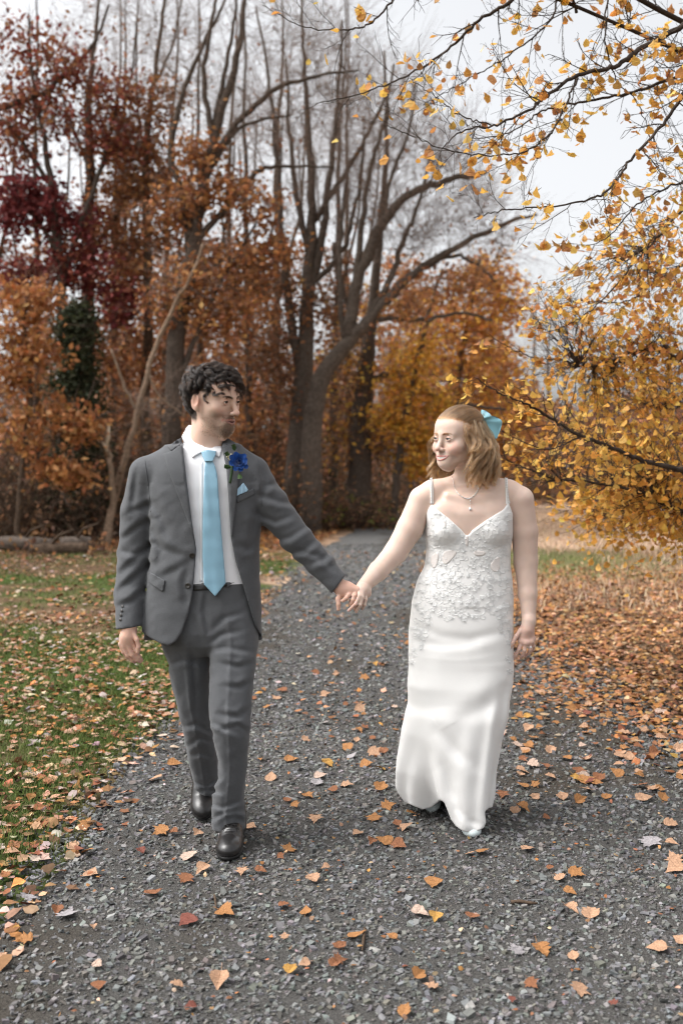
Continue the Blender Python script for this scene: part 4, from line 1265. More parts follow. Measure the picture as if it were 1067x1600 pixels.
# right hand, hanging
hd = lambda x, y, d: P(x, y, 3.69 + d)
f.cap(hd(203, 978, .0), hd(201, 992, 0), .026, .028, .012)
f.ell(hd(199, 1000, 0), (.030, .020, .034), None, .015)
for pts, r in (([(207, 1003, -.004), (213, 1016, .0), (218, 1026, .012), (222, 1032, .026)], .0088), ([(201, 1010, -.006), (207, 1023, .0), (214, 1031, .014), (219, 1034, .03)], .0090),
               ([(194, 1010, -.004), (200, 1024, .004), (207, 1032, .018), (211, 1034, .034)], .0086), ([(188, 1006, .004), (193, 1019, .01), (199, 1027, .024), (203, 1029, .036)], .0076),
               ([(208, 988, -.012), (214, 999, -.018), (217, 1010, -.014), (216, 1019, -.006)], .0092)):
    f.chain([hd(*p) for p in pts], np.linspace(r, r * .78, 4), .004)
# left hand, clasped with hers
hz = lambda x, y, d: P(480 + x / 7.62, 860 + y / 7.62, 3.735 + d)
f.cap(g(531, 917, -.02), hz(450, 455, 0), .027, .030, .012)
f.ell(hz(465, 470, 0), (.036, .022, .026), None, .015)
f.cap(hz(420, 470, -.004), hz(590, 480, -.006), .024, .018, .015)
for pts, r in (([(390, 510, -.012), (365, 580, -.024), (372, 640, -.028), (374, 700, -.026)], .0098), ([(520, 490, -.016), (495, 530, -.028), (460, 570, -.034), (425, 600, -.028)], .0092),
               ([(572, 490, -.012), (562, 540, -.030), (545, 590, -.034), (522, 640, -.024)], .0092), ([(605, 480, -.004), (618, 560, -.014), (600, 640, -.006), (570, 700, .01)], .0086), ([(620, 470, .01), (660, 520, .014), (670, 590, .02), (650, 650, .03)], .0078)):
    f.chain([hz(*p) for p in pts], np.linspace(r, r * .8, 4), .004)
V, Q = f.net(1)
C = mh.paint(V, SKIN_M, MO, 5)
# warmer knuckles and fingertips
fing = (V[:, 2] < 1.0)[:, None]
C = np.where(fing, C * np.array((1.0, .90, .88)), C)
thin(link('body', np_mesh('body', V, Q, cols=C), m_skin_m, man), .3)
mh.eyes(man, (-.10, 1, -.10), (.045, .025, .014))
mbv = bvh_of(V, Q)
mh.mouth(man, mbv, mat('lip_skin', (.34, .175, .14), rough=.4, spec=.4, sss=.2), mat('mouth_inside', (.10, .035, .03), rough=.5), 'mouth_opening', .75)
mh.eyelids(man, m_skin_m, SKIN_M, .37, .30)

# hair: dark loose curls
rg = np.random.default_rng(3)
def scalp_pt(d):      # cranium shell in head space
    d = d / np.linalg.norm(d)
    return np.array((0, -.012, .032)) + d * np.array((.077, .098, .087))
guides = []
while len(guides) < 400:
    d = rg.normal(0, 1, 3); d /= np.linalg.norm(d)
    p = scalp_pt(d)
    x, y, z = p
    ok = (z > .080 - .012 * abs(x) / .05) if y > .045 else (z > .024 + .55 * max(0, y)) if y > -.030 else z > -.098
    if not ok: continue
    nrm = d / np.array((.077, .098, .087)); nrm /= np.linalg.norm(nrm)
    away = p - np.array((.015, -.055, .118)); away -= nrm * (away @ nrm); away /= np.linalg.norm(away) + 1e-6
    if y > .02: away += np.array((-.55, .4, 0))          # the fringe sweeps forward and to his left
    if y < -.03: away += np.array((0, -.1, -.6))
    elif y < .03 and z < .085: away += np.array((0, -1.1, .1))      # swept back over the ear
    away -= nrm * (away @ nrm); away /= np.linalg.norm(away)
    if y > -.01 and z < .066: L_sc = .55
    elif y > .03 and z < .100: L_sc = .72
    else: L_sc = 1.0
    L_ = L_sc * rg.uniform(.050, .092) * (1.2 if y > .02 else .85) * (1.9 if z < -.03 and y < -.02 else 1)
    n = 16; turns = rg.uniform(.5, 1.25); hr = rg.uniform(.007, .0150); ph = rg.uniform(0, 6.28)
    q = [p - nrm * .004]
    for i in range(1, n):
        t = i / (n - 1)
        dr = away * (.95 + .3 * t) + nrm * (.70 - 1.7 * t) + np.array((0, 0, -.35 * t))
        dr /= np.linalg.norm(dr)
        s_ = q[-1] + dr * L_ / n
        e = (s_ - np.array((0, -.012, .032))) / np.array((.081, .102, .091)); ln = np.linalg.norm(e)
        if ln < 1.0: s_ = np.array((0, -.012, .032)) + e / ln * np.array((.081, .102, .091))
        q.append(s_)
    q = np.array(q)
    b1 = np.cross(away, nrm); t = np.linspace(0, 1, n)
    hel = (np.cos(ph + turns * 6.28 * t)[:, None] * b1 + np.sin(ph + turns * 6.28 * t)[:, None] * nrm) * (hr * np.minimum(1, t * 2.5))[:, None]
    q = q + hel
    guides.append(mh.C + (q * mh.k) @ mh.R.T)
S = clumps(guides, 46, .0036, .55, rg, .00035)
m_hair_m = hair_mat('dark_curly_hair', (.0034, .0017, .0010), .38)
strands_obj('hair', S, .00030, .00014, m_hair_m, man)
# brows, moustache and beard hairs
S = []
bv = bvh_of(V, Q)
for _ in range(5200):
    if rg.uniform() < .07:
        q_ = rg.choice((-1, 1)); t = rg.uniform(0, 1); l = np.array((q_ * (.012 + .034 * t), .12, .0185 + .0075 * math.sin(t * 2.2) - .004 * t + rg.normal(0, .0016)))
        dr = np.array((q_ * 1.0, .25, .25 - .6 * t)); ln = .007
    else:
        a = rg.uniform(-1.75, 1.75); zz = rg.uniform(-.125, -.040)
        l = np.array((math.sin(a) * .12, .03 + math.cos(a) * .12, zz)); dr = np.array((0, .3, -1.0)); ln = .0034 if abs(a) > .6 else .0046
        if abs(a) < .8 and zz > -.078 and zz < -.059 : continue
        if abs(a) > .55 and zz > -.058: continue
        if abs(a) > .5 and rg.uniform() < .72: continue
    o_ = mh.w(l); tgt = mh.w((0, .0, l[2])); d_ = Vector(tgt - o_).normalized()
    h = bv.ray_cast(Vector(o_), d_)
    if h[0] is None: continue
    p0 = np.array(h[0]); w_ = mh.R @ (dr / np.linalg.norm(dr)) + np.array(h[1]) * .45 + rg.normal(0, .25, 3)
    S.append(np.array((p0, p0 + w_ * ln * .5, p0 + w_ * ln)))
strands_obj('beard', S, .00020, .00010, hair_mat('beard_hair', (.045, .025, .014), .4), man)

# ------------------------------------------------------------------ trousers
SUIT = (.088, .091, .097)
m_suit = fabric('grey_worsted', SUIT)
def rows(rs, dep, p=None):
    out = []
    for r in rs:
        py, xl, xr, Y = r[:4]; b = r[4] if len(r) > 4 else dep
        a_, c_ = P(xl, py, Y), P(xr, py, Y)
        out.append((a_[2], (a_[0] + c_[0]) / 2, Y, (c_[0] - a_[0]) / 2, b))
    return out
crease = lambda X, Y, Z, th, rr: .0042 * np.exp(-((th - math.pi / 2) / .085) ** 2)
f = Field(steps((-.76, -.28, .0045)), steps((3.50, 4.22, .005)), steps((.03, 1.03, .0045)))
f.loft(rows([(905, 243, 398, 3.765, .108), (950, 237, 403, 3.77, .115), (985, 240, 404, 3.77, .115), (1005, 252, 403, 3.77, .10), (1022, 262, 400, 3.775, .06)], .1), .01)
f.loft(rows([(915, 244, 322, 3.79, .07), (945, 240, 330, 3.785, .09), (1005, 256, 330, 3.795, .092), (1050, 266, 330, 3.81, .085), (1090, 274, 330, 3.83, .08), (1140, 287, 334, 3.865, .072), (1165, 291, 338, 3.90, .068), (1190, 296, 341, 3.95, .066), (1215, 302, 343, 4.00, .066), (1246, 307, 347, 4.06, .068)], .08), .02, fold=crease, p=2.1)
f.loft(rows([(915, 324, 394, 3.775, .075), (945, 318, 402, 3.768, .095), (1000, 327, 403, 3.735, .095), (1050, 328, 398, 3.69, .088), (1100, 327, 393, 3.655, .08), (1128, 328, 392, 3.635, .074), (1150, 334, 390, 3.64, .07), (1200, 339, 386, 3.67, .066), (1240, 335, 382, 3.69, .064), (1262, 331, 382, 3.70, .066), (1293, 332, 384, 3.71, .07)], .08), .012, fold=crease, p=2.1)
# wrinkles at the fork, behind the knees and over the shoes
def groove(pts, Y, r, dep, k=.02, fl=None):
    (fl or f).chain([P(x, y, Y + (d[0] if d else 0)) for x, y, *d in pts], r, k, 's')
f.creases([[(329, 1004), (345, 992), (378, 985)], [(330, 1016), (352, 1012), (394, 1018)], [(396, 1036), (372, 1042), (344, 1036)], [(331, 986), (350, 966), (384, 955)], [(323, 925), (319, 955), (327, 995)], [(392, 1066), (374, 1074), (350, 1072)],
           [(391, 1106), (372, 1120), (342, 1116)], [(330, 1128), (348, 1136), (374, 1146)], [(389, 1144), (372, 1134), (348, 1140)], [(336, 1165), (340, 1200), (336, 1235)]], 3.70, 4.5, .0075)
f.creases([[(332, 1280), (350, 1270), (382, 1266)], [(331, 1256), (348, 1262), (379, 1250)], [(383, 1284), (368, 1276), (350, 1280)]], 3.72, 4, .008)
f.creases([[(288, 1136), (306, 1132), (332, 1146)], [(292, 1168), (312, 1152), (334, 1160)], [(296, 1182), (314, 1176), (338, 1188)], [(262, 1040), (290, 1030), (324, 1040)], [(300, 1010), (304, 1060), (306, 1110)]], 3.88, 4.5, .008)
f.creases([[(306, 1222), (322, 1228), (346, 1214)], [(309, 1238), (326, 1234), (346, 1238)]], 4.06, 4, .008)
f.warp(lambda X, Y, Z: .0028 * vnoise(X * 22 + Z * 8, Y * 16, Z * 20 - X * 10, 71) + .0018 * vnoise(X * 50, Y * 40, Z * 34, 72), (-.8, 3.4, 0), (0, 4.3, 1.1))
V, Q = f.net(1)
trou_bvh = bvh_of(V, Q)
trousers = thin(link('trousers', np_mesh('trousers', V, Q), m_suit, man), .45)
m_black = mat('black_leather', (.012, .011, .011), rough=.38, spec=.5, coat=.25, bump=(260, .15, .001))
drape_part('belt', trou_bvh, [(299, 910), (320, 909), (345, 906), (366, 898), (368, 909), (346, 919), (320, 922), (299, 923)], m_black, trousers, lift=.004)
drape_part('belt_loop', trou_bvh, [(354, 902), (359, 900), (360, 916), (355, 918)], m_suit, trousers, 2, lift=.007)

# ------------------------------------------------------------------ shirt, tie
f = Field(steps((-.78, -.26, .005)), steps((3.55, 3.92, .005)), steps((.98, 1.58, .004)))
f.loft(rows([(700, 262, 372, 3.775, .075), (725, 240, 396, 3.77, .095), (760, 238, 402, 3.765, .106), (800, 240, 402, 3.765, .110), (860, 240, 399, 3.765, .108), (912, 238, 399, 3.765, .108)], .1), .02)
f.cap(g(292, 718, .02), g(245, 735, .02), .04, .045, .03); f.cap(g(352, 718, .02), g(388, 735, .02), .04, .045, .03)
f.cap(g(320, 735, .02), g(317, 660, .04), .080, .064, .03)
# the collar stands higher at the back than in front
cpl = (g(326, 703, -.06), g(292, 674, .05))
nrm_c = np.array((.20, -(cpl[1][2] - cpl[0][2]) / .11, 1.0)); nrm_c /= np.linalg.norm(nrm_c)
def cplane(X, Y, Z): return -(((X - cpl[0][0]) * nrm_c[0]) + ((Y - cpl[0][1]) * nrm_c[1]) + ((Z - cpl[0][2]) * nrm_c[2]))
f.put(cplane, (-.62, 3.55, 1.36), (-.38, 3.92, 1.58), .004, 's')
f.warp(lambda X, Y, Z: .0022 * vnoise(X * 46 + Z * 6, Y * 20, Z * 7, 81) + .002 * vnoise(X * 14, Y * 14, Z * 26, 82), (-.8, 3.4, .9), (-.2, 4, 1.38))
V, Q = f.net(1)
shirt_bvh = bvh_of(V, Q)
m_shirt = mat('white_shirt', (.78, .78, .80), rough=.75, spec=.2, sheen=.1, bump=(1100, .15, .0004))
shirt = thin(link('shirt', np_mesh('shirt', V, Q), m_shirt, man), .4)
drape_part('collar', shirt_bvh, [(292, 667), (284, 682), (289, 696), (301, 715), (313, 708), (326, 703), (310, 691), (298, 677)], m_shirt, shirt, 2, .006)
drape_part('collar', shirt_bvh, [(345, 687), (347, 703), (343, 715), (335, 710), (327, 704), (338, 695)], m_shirt, shirt, 2, .006)
drape_part('placket', shirt_bvh, [(313, 722), (317, 722), (317, 909), (312, 909)], m_shirt, shirt, 3, .0008)
m_tie = mat('blue_satin', (.235, .42, .54), rough=.42, spec=.4, sheen=.2, noise=(700, .08, 2), bump=(900, .25, .0005, (1, 1, .35)))
tie = drape_part('tie', shirt_bvh, [(321, 719), (332, 719), (337, 730), (340, 744), (343, 790), (347, 840), (353, 911), (336.5, 932), (319, 913), (317, 870), (317, 828), (318, 780), (319, 750)], m_tie, man, 2.2, .010,
                 profile=lambda x, y: .006 * math.cos((x - (325 + (y - 720) * .055)) / 22) + .003 * max(0, math.sin((y - 725) / 60)))
drape_part('knot', shirt_bvh, [(315, 706), (326, 703), (338, 705), (337, 711), (332.5, 721), (320.5, 721), (316.5, 713)], m_tie, tie, 1.5, .016, profile=lambda x, y: .007 * math.cos((x - 326) / 9))

# ------------------------------------------------------------------ jacket
f = Field(steps((-.93, -.84, .005), (-.84, -.26, .0042), (-.26, .04, .0042)), steps((3.54, 3.96, .0045)), steps((.70, .90, .0045), (.90, 1.53, .0042)))
f.loft(rows([(697, 262, 372, 3.775, .085), (715, 244, 390, 3.772, .105), (735, 236, 402, 3.768, .118), (765, 232, 409, 3.765, .124), (800, 234, 409, 3.765, .127), (860, 236, 405, 3.765, .124), (900, 232, 406, 3.765, .126), (950, 228, 408, 3.77, .134), (1012, 222, 411, 3.775, .142)], .1), .02, p=2.5)
f.cap(g(292, 712, .02), g(228, 737, .02), .052, .056, .035); f.cap(g(358, 712, .02), g(396, 736, .02), .050, .056, .035)
f.chain([g(230, 742, .015), g(216, 800, .03), g(211, 865, .04), g(203, 930, .0), g(203, 981, -.045)], [.064, .064, .062, .054, .048], .016)
f.chain([g(394, 742, .015), g(423, 788, .01), g(462, 840, .005), (g(500, 880, -.005)), g(529, 913, -.018)], [.066, .066, .058, .049, .043], .016)
# sleeve and body folds: ridges and hollows
f.creases([[(396, 800), (430, 815), (456, 806)], [(402, 772), (436, 784), (458, 786)], [(424, 846), (452, 840), (480, 822)], [(440, 868), (474, 860), (496, 842)], [(412, 760), (430, 756), (444, 764)], [(486, 880), (504, 874), (518, 862)], [(406, 730), (414, 750), (410, 780)], [(470, 862), (498, 868), (520, 890)]], 3.79, 5, .0075)
f.creases([[(238, 812), (218, 822), (192, 842)], [(238, 850), (214, 872), (186, 898)], [(236, 880), (212, 902), (184, 926)], [(226, 922), (206, 940), (184, 948)], [(236, 786), (222, 794), (204, 800)], [(190, 860), (206, 866), (228, 858)], [(214, 736), (210, 770), (206, 800)]], 3.80, 5, .0080)
f.creases([[(238, 786), (250, 804), (264, 836)], [(409, 790), (398, 816), (392, 856)], [(299, 870), (270, 864), (242, 850)], [(299, 874), (276, 890), (250, 902)], [(296, 880), (288, 910), (292, 948)], [(240, 830), (252, 860), (248, 884)], [(372, 850), (386, 858), (402, 850)]], 3.72, 6, .0060)
f.warp(lambda X, Y, Z: .0022 * vnoise(X * 16 + Z * 9, Y * 14, Z * 16 - X * 9, 61) + .0016 * vnoise(X * 36 - Z * 20, Y * 30, Z * 40, 62), (-1, 3.4, .6), (.1, 4.1, 1.34))
# the front is open: V, cutaway and hem; the sleeves end at the cuffs; the neck is free
cut = [(281, 640), (284, 682), (292, 750), (300.6, 817), (307, 858), (303.5, 905), (300.6, 930), (295, 958), (284, 989), (275, 1002), (265, 1009), (250, 1005), (236, 997), (222, 987), (222, 1045), (424, 1045), (411, 1000), (409, 995), (399, 978), (382, 921), (368, 876), (361, 840), (354, 733), (345.5, 691), (347, 640)]
f.prism(cut, 3.40, 3.775, 's', .003, lo=(-.80, 3.45, .72), hi=(-.24, 3.78, 1.55))
f.prism([(215, 1000), (418, 1000), (418, 1060), (215, 1060)], 3.77, 4.2, 's', .003, lo=(-.80, 3.76, .70), hi=(-.24, 4.0, .80))
f.prism([(160, 981), (178, 984), (205, 981), (222, 977), (221, 1060), (160, 1060)], 3.4, 4.1, 's', .002, lo=(-.93, 3.5, .68), hi=(-.745, 4.0, .84))
f.prism([(543, 894), (516, 931), (530, 962), (560, 965), (600, 900)], 3.4, 4.1, 's', .002, lo=(-.05, 3.5, .85), hi=(.04, 4.0, 1.06))
f.cap(g(320, 740, .02), g(316, 650, .05), .078, .072, .006, 's')
V, Q = f.net(1)
jack_bvh = bvh_of(V, Q)
jacket = thin(link('jacket', np_mesh('jacket', V, Q), m_suit, man), .45)
drape_part('lapel', jack_bvh, [(285, 692), (270, 704), (256, 709), (259, 722), (263, 735), (281, 781), (304.5, 842), (307, 859), (305, 845), (300, 817), (292, 750)], m_suit, jacket, 2.5, .009)
drape_part('jacket_collar', jack_bvh, [(284, 684), (277, 687), (262, 698), (268, 705), (285, 693)], m_suit, jacket, 2.5, .008)
drape_part('lapel', jack_bvh, [(347, 692), (368, 698), (376, 712), (374, 741), (370, 778), (363, 838), (361, 838), (354, 733)], m_suit, jacket, 2.5, .009)
drape_part('jacket_collar', jack_bvh, [(345, 684), (352, 682), (372, 694), (369, 700), (347, 693)], m_suit, jacket, 2.5, .008)
drape_part('pocket_flap', jack_bvh, [(230, 891), (244, 899), (258, 907), (256, 922), (253, 924), (241, 916), (229.5, 908)], m_suit, jacket, 2.2, .005)
drape_part('breast_pocket', jack_bvh, [(369.5, 777), (396, 763), (398.5, 772.5), (371, 786)], m_suit, jacket, 2, .003)
drape_part('pocket_square', jack_bvh, [(369.5, 775), (369.5, 766), (380.5, 754), (388, 765), (386, 768)], mat('blue_silk', (.36, .55, .70), rough=.45, sheen=.2), man, 1.5, .004, profile=lambda x, y: .003 * math.sin(x * .9))
for a, b in (((226, 716), (232, 760)), ((232, 760), (236, 800)), ((404, 716), (409, 790)),):
    x0, y0 = a; x1, y1 = b
    drape_part('seam', jack_bvh, [(x0 - .7, y0), (x0 + .7, y0), (x1 + .7, y1), (x1 - .7, y1)], m_suit, jacket, 3, .0018)
m_button = mat('button', (.03, .027, .025), rough=.35, spec=.5)
for bx, by in ((300.6, 868), (293.6, 915)):
    drape_part('button', jack_bvh, [(bx + 4.4 * math.cos(a), by + 4.4 * math.sin(a)) for a in np.linspace(0, 2 * math.pi, 18, endpoint=False)], m_button, jacket, 1.2, .004, profile=lambda x, y: -.0022 * (math.hypot(x - bx, y - by) < 2.4))
for k_ in range(4):
    x, y = 188 + k_ * 1.2, 968 - k_ * 7
    drape_part('cuff_button', jack_bvh, [(x + 2 * math.cos(a), y + 2.4 * math.sin(a)) for a in np.linspace(0, 2 * math.pi, 10, endpoint=False)], m_button, jacket, 1.5, .003)

# ------------------------------------------------------------------ blue rose on the lapel
def petal(c, ax, out, w, h, curl, n=7):
    """a cupped petal: rises along ax, opens towards out"""
    ax, out = ax / np.linalg.norm(ax), out / np.linalg.norm(out)
    sd = np.cross(ax, out)
    V = []
    for i in range(n):
        v = i / (n - 1)
        for j in range(n):
            u = (j / (n - 1)) * 2 - 1
            wd = w * math.sin(min(1, v * 1.15 + .12) * math.pi * .62) ** .8
            V.append(c + ax * h * v + sd * u * wd + out * (.35 * h * v - .45 * w * u * u + curl * h * max(0, v - .6) ** 2 * 4) + out * .0012 * math.sin(u * 7 + v * 5))
    i = np.arange(n * n).reshape(n, n)
    return np.array(V), np.stack((i[:-1, :-1], i[1:, :-1], i[1:, 1:], i[:-1, 1:]), -1).reshape(-1, 4)
m_rose = mat('blue_rose', (.007, .055, .24), rough=.55, spec=.3, sheen=.2, noise=(160, .35, 3), trans=.12)
m_leafg = mat('rose_leaf', (.05, .10, .03), rough=.6, noise=(80, .3, 3))
rc = g(373, 722, -.155); rax = np.array((.25, -.95, .25))
bout = bpy.data.objects.new('boutonniere', None); COL.objects.link(bout); bout.location = Vector(rc) - man.location; bout.parent = man
b1 = np.cross(rax, (0, 0, 1.0)); b1 /= np.linalg.norm(b1); b2 = np.cross(b1, rax); b2 /= np.linalg.norm(b2)
VV, QQ, off = [], [], 0
for ring, (n, r, w, h, tl, cu) in enumerate(((3, .0035, .008, .020, .1, -.2), (5, .008, .012, .021, .45, .1), (7, .013, .015, .021, .9, .4), (8, .017, .016, .020, 1.5, .7))):
    for i in range(n):
        a = 6.283 * i / n + ring * .7 + rg.normal(0, .12); o_ = b1 * math.cos(a) + b2 * math.sin(a)
        V, Q = petal(rc + o_ * r * .7 - rax * (.0035 * ring), rax + o_ * tl * .55, o_, w * .88 * rg.uniform(.85, 1.15), h * .9 * rg.uniform(.85, 1.1), cu)
        VV.append(V); QQ.append(Q + off); off += len(V)
link('rose', np_mesh('rose', np.concatenate(VV), np.concatenate(QQ)), m_rose, bout)
for (x, y, dx, dz, s_) in ((360, 717, -.5, .8, .028), (361, 730, -.9, .1, .024), (367, 704, -.2, 1, .022), (374, 740, .2, -1, .02)):
    V, Q = petal(g(x, y, -.142), np.array((dx, -.25, dz)), np.array((.1, -1, .1)), .008, s_, .3)
    link('sprig_leaf', np_mesh('sprig_leaf', V, Q), m_leafg, bout)
tu = Tubes(8); tu.add(smooth_path(np.array([g(364, 724, -.145), g(362, 740, -.146), g(359.5, 755, -.142)]), 8), np.linspace(.0055, .0048, 8))
link('wrapped_stem', tu.mesh('wrapped_stem'), mat('stem_tape', (.03, .06, .025), rough=.7, bump=(300, .3, .001, (1, 1, 6))), bout)
tu = Tubes(5)
for _ in range(14):
    q = g(359 + rg.normal(0, 2.2), 713 + rg.normal(0, 4), -.150 + rg.normal(0, .004)); tu.add(np.array((g(364, 726, -.143), q)), (.0007, .0006))
    tu.add(np.array((q + (-.0025, 0, 0), q, q + (.0025, 0, .0))), (.001, .0028, .001))
link('filler_buds', tu.mesh('filler_buds'), mat('cream_buds', (.6, .55, .38), rough=.7), bout)

# ------------------------------------------------------------------ shoes
m_sole = mat('black_rubber', (.012, .012, .012), rough=.6)
m_lace = mat('black_lace', (.015, .014, .014), rough=.8)
def shoe(toe, yaw, pitch, roll=0, name='shoe'):
    R = frame(yaw, pitch, roll)
    O = np.asarray(toe, float)
    w = lambda x, y, z: O + R @ np.array((x, -y, z))          # y runs back from the toe
    pts = np.array([w(x, y, z) for x in (-.07, .07) for y in (-.02, .33) for z in (-.03, .19)])
    lo, hi = pts.min(0), pts.max(0)
    grid = lambda: Field(*(steps((a, b, .0034)) for a, b in zip(lo, hi)))
    f = grid()
    f.ell(w(0, .085, .034), (.046, .085, .036), R, .01)
    f.ell(w(0, .045, .030), (.041, .050, .030), R, .02)
    f.ell(w(0, .255, .050), (.036, .052, .052), R, .02)
    f.cap(w(0, .13, .050), w(0, .255, .045), .036, .034, .03)
    f.cap(w(0, .125, .062), w(0, .20, .105), .028, .034, .03)
    f.cap(w(0, .215, .07), w(0, .225, .135), .042, .042, .03)
    f.cap(w(-.04, .075, .078), w(.04, .075, .078), .003, None, .006, 's')
    f.cap(w(-.04, .095, .080), w(.04, .092, .080), .003, None, .006, 's')
    f.put(lambda X, Y, Z: (X - O[0]) * R[0, 2] + (Y - O[1]) * R[1, 2] + (Z - O[2]) * R[2, 2] - .014, lo, hi, .002, 's')
    V, Q = f.net(1)
    s_ = thin(link(name, np_mesh(name, V, Q), m_black, man), .35)
    f = grid()
    for a in ((0, .085, .049, .089), (0, .18, .037, .09), (0, .255, .039, .058)):
        f.ell(w(a[0], a[1], .010), (a[2], a[3], .020), R, .01)
    for c_, op in ((.019, 1), (.0, -1)):
        f.put(lambda X, Y, Z, c_=c_, op=op: -op * ((X - O[0]) * R[0, 2] + (Y - O[1]) * R[1, 2] + (Z - O[2]) * R[2, 2] - c_), lo, hi, .001, 's')
    V, Q = f.net(1)
    thin(link('sole', np_mesh('sole', V, Q), m_sole, s_), .3)
    tu = Tubes(6)
    for i in range(4):
        y, z = .125 + i * .018, .0905 + i * .0135
        tu.add(smooth_path(np.array([w(-.022, y + .006, z - .008), w(-.008, y, z + .003), w(.008, y + .004, z + .003), w(.022, y + .01, z - .008)]), 8), .0022)
        tu.add(smooth_path(np.array([w(.022, y - .004, z - .01), w(.008, y, z + .002), w(-.008, y + .004, z + .002), w(-.022, y + .008, z - .008)]), 8), .0022)
    for q in (-1, 1): tu.add(smooth_path(np.array([w(0, .118, .094), w(q * .014, .105, .098), w(q * .022, .112, .090), w(q * .006, .12, .094), w(q * .03, .10, .082)]), 14), .0018)
    link('laces', tu.mesh('laces'), m_lace, s_)
tx = (357 - CX) * 3.55 / F
shoe((tx, 3.515, .022), 0, -3)
tx = (319 - CX) * 3.95 / F
shoe((tx, 3.93, .02), 10, 24)
# ================================================================== THE WOMAN
BY = 3.95
h_ = lambda x, y, d=0.0: P(x, y, BY + d)
woman = empty('person', (P(720, 1300, 3.95)[0], 3.95, 0), 'smiling woman with wavy light brown hair and a blue bow in a white lace dress', 'person', 'couple walking on the path')
SKIN_W = (.64, .478, .398)
m_skin_w = mat('fair_skin', attr=True, rough=.5, spec=.35, sss=.25, bump=(420, .08, .0006))
wh = Head(h_(716, 686, -.03), frame(-52, 3, 3), 1.05)
WO = dict(male=False, smile=1, blush=1.0, lip=(.55, .22, .20), lipw=.75, brow=(.20, .11, .06), browW=.75, hair=(.20, .11, .055),
          scalp=lambda L: np.clip(smoothstep(.080, .090, L[:, 2] + .25 * np.maximum(0, L[:, 1] - .03)) * (L[:, 1] > .02) + (L[:, 1] <= .02) * smoothstep(.045, .02, L[:, 1]) * smoothstep(-.01, .0, L[:, 2]) * smoothstep(.010, -.005, L[:, 1])
                                  + (L[:, 1] <= -.02) * smoothstep(-.09, -.06, L[:, 2]), 0, 1) * (np.linalg.norm(L, axis=1) < .15) * np.where(L[:, 1] > .02, .55, 1))
f = Field(steps((.02, .06, .0026), (.06, .33, .006), (.33, .58, .0023), (.58, .64, .006), (.64, .82, .0028)),
          steps((3.60, 3.70, .004), (3.70, 4.10, .0028), (4.10, 4.20, .01)),
          steps((.08, .60, .02), (.60, .86, .0027), (.86, 1.02, .0027), (1.02, 1.38, .0042), (1.38, 1.68, .0023)))
f.loft(rows([(760, 700, 776, BY + .015, .05), (778, 676, 796, BY + .01, .078), (800, 669, 796, BY, .092), (830, 668, 796, BY, .094), (860, 671, 792, BY, .090), (885, 671, 791, BY, .092), (910, 662, 792, BY, .092), (945, 654, 792, BY + .01, .095), (990, 652, 792, BY + .01, .095), (1040, 656, 786, BY + .01, .09)], .1), .02)
for x in (697, 770): f.ell(h_(x, 829, -.052), (.058, .056, .056), None, .022)
for x in (690, 776): f.ell(h_(x, 805, -.050), (.050, .034, .05), None, .03)
f.cap(h_(735, 762, .01), wh.w((0, -.03, -.06)), .050, .046, .025)
f.cap(h_(724, 752, .02), h_(676, 769, .01), .034, .044, .03); f.cap(h_(752, 752, .02), h_(794, 769, .01), .034, .044, .03)
f.cap(h_(676, 770, .01), h_(660, 780, .0), .046, .050, .03); f.cap(h_(794, 770, .01), h_(812, 780, .0), .046, .050, .03)
for x in (700, 766): f.cap(h_(x, 774, -.052), h_(733, 781, -.060), .007, .005, .03)       # collar bones
wh.sculpt(f, WO)
f.ell(wh.w((0, .050, -.104)), (.022, .022, .016), None, .02)
f.chain([h_(659, 781, .0), h_(640, 826, -.01), h_(618, 863, -.035), h_(590, 893, -.11), P(567, 917, 3.765)], [.051, .052, .045, .037, .026], .012)
f.chain([h_(813, 781, .0), h_(819, 830, .01), h_(821, 878, .01), h_(824, 928, -.02), h_(826, 970, -.045)], [.051, .052, .046, .036, .0262], .012)
for x0, Yk, x1, z1, Y1 in ((755, 3.87, 742, .13, 3.87), (690, 4.02, 672, .16, 4.13)):
    f.cap(h_(x0 - 6, 1020), P(x0 - 10, 1130, Yk), .07, .045, .02); a = P(x1, 1250, Y1); f.cap(P(x0 - 10, 1130, Yk), (a[0], a[1], z1), .045, .030, .02)
# left hand, hanging, with the ring
hb = lambda x, y, d: P(760 + x / 10.67, 930 + y / 10.67, 3.895 + d)
f.cap(hb(700, 430, .0), hb(680, 560, -.002), .0255, .026, .012)
f.ell(hb(650, 650, 0), (.034, .017, .034), None, .012)
f.chain([hb(560, 760, -.004), hb(650, 790, -.008), hb(740, 770, -.004), hb(780, 720, .004)], [.0115, .0115, .011, .0105], .008)
for pts, r in (([(570, 800, -.004), (540, 900, -.006), (490, 1000, .004), (425, 1095, .018)], .0085), ([(645, 810, -.006), (630, 920, -.008), (605, 1000, .006), (570, 1045, .022)], .0087), ([(720, 800, -.004), (730, 900, -.004), (700, 970, .010), (655, 1005, .026)], .0082), ([(775, 760, .004), (785, 850, .006), (770, 910, .018), (735, 935, .03)], .0070),
               ([(560, 590, -.006), (490, 690, -.014), (430, 800, -.016), (372, 920, -.012)], .0090)):
    f.chain([hb(*p) for p in pts], np.linspace(r, r * .72, 4), .004)
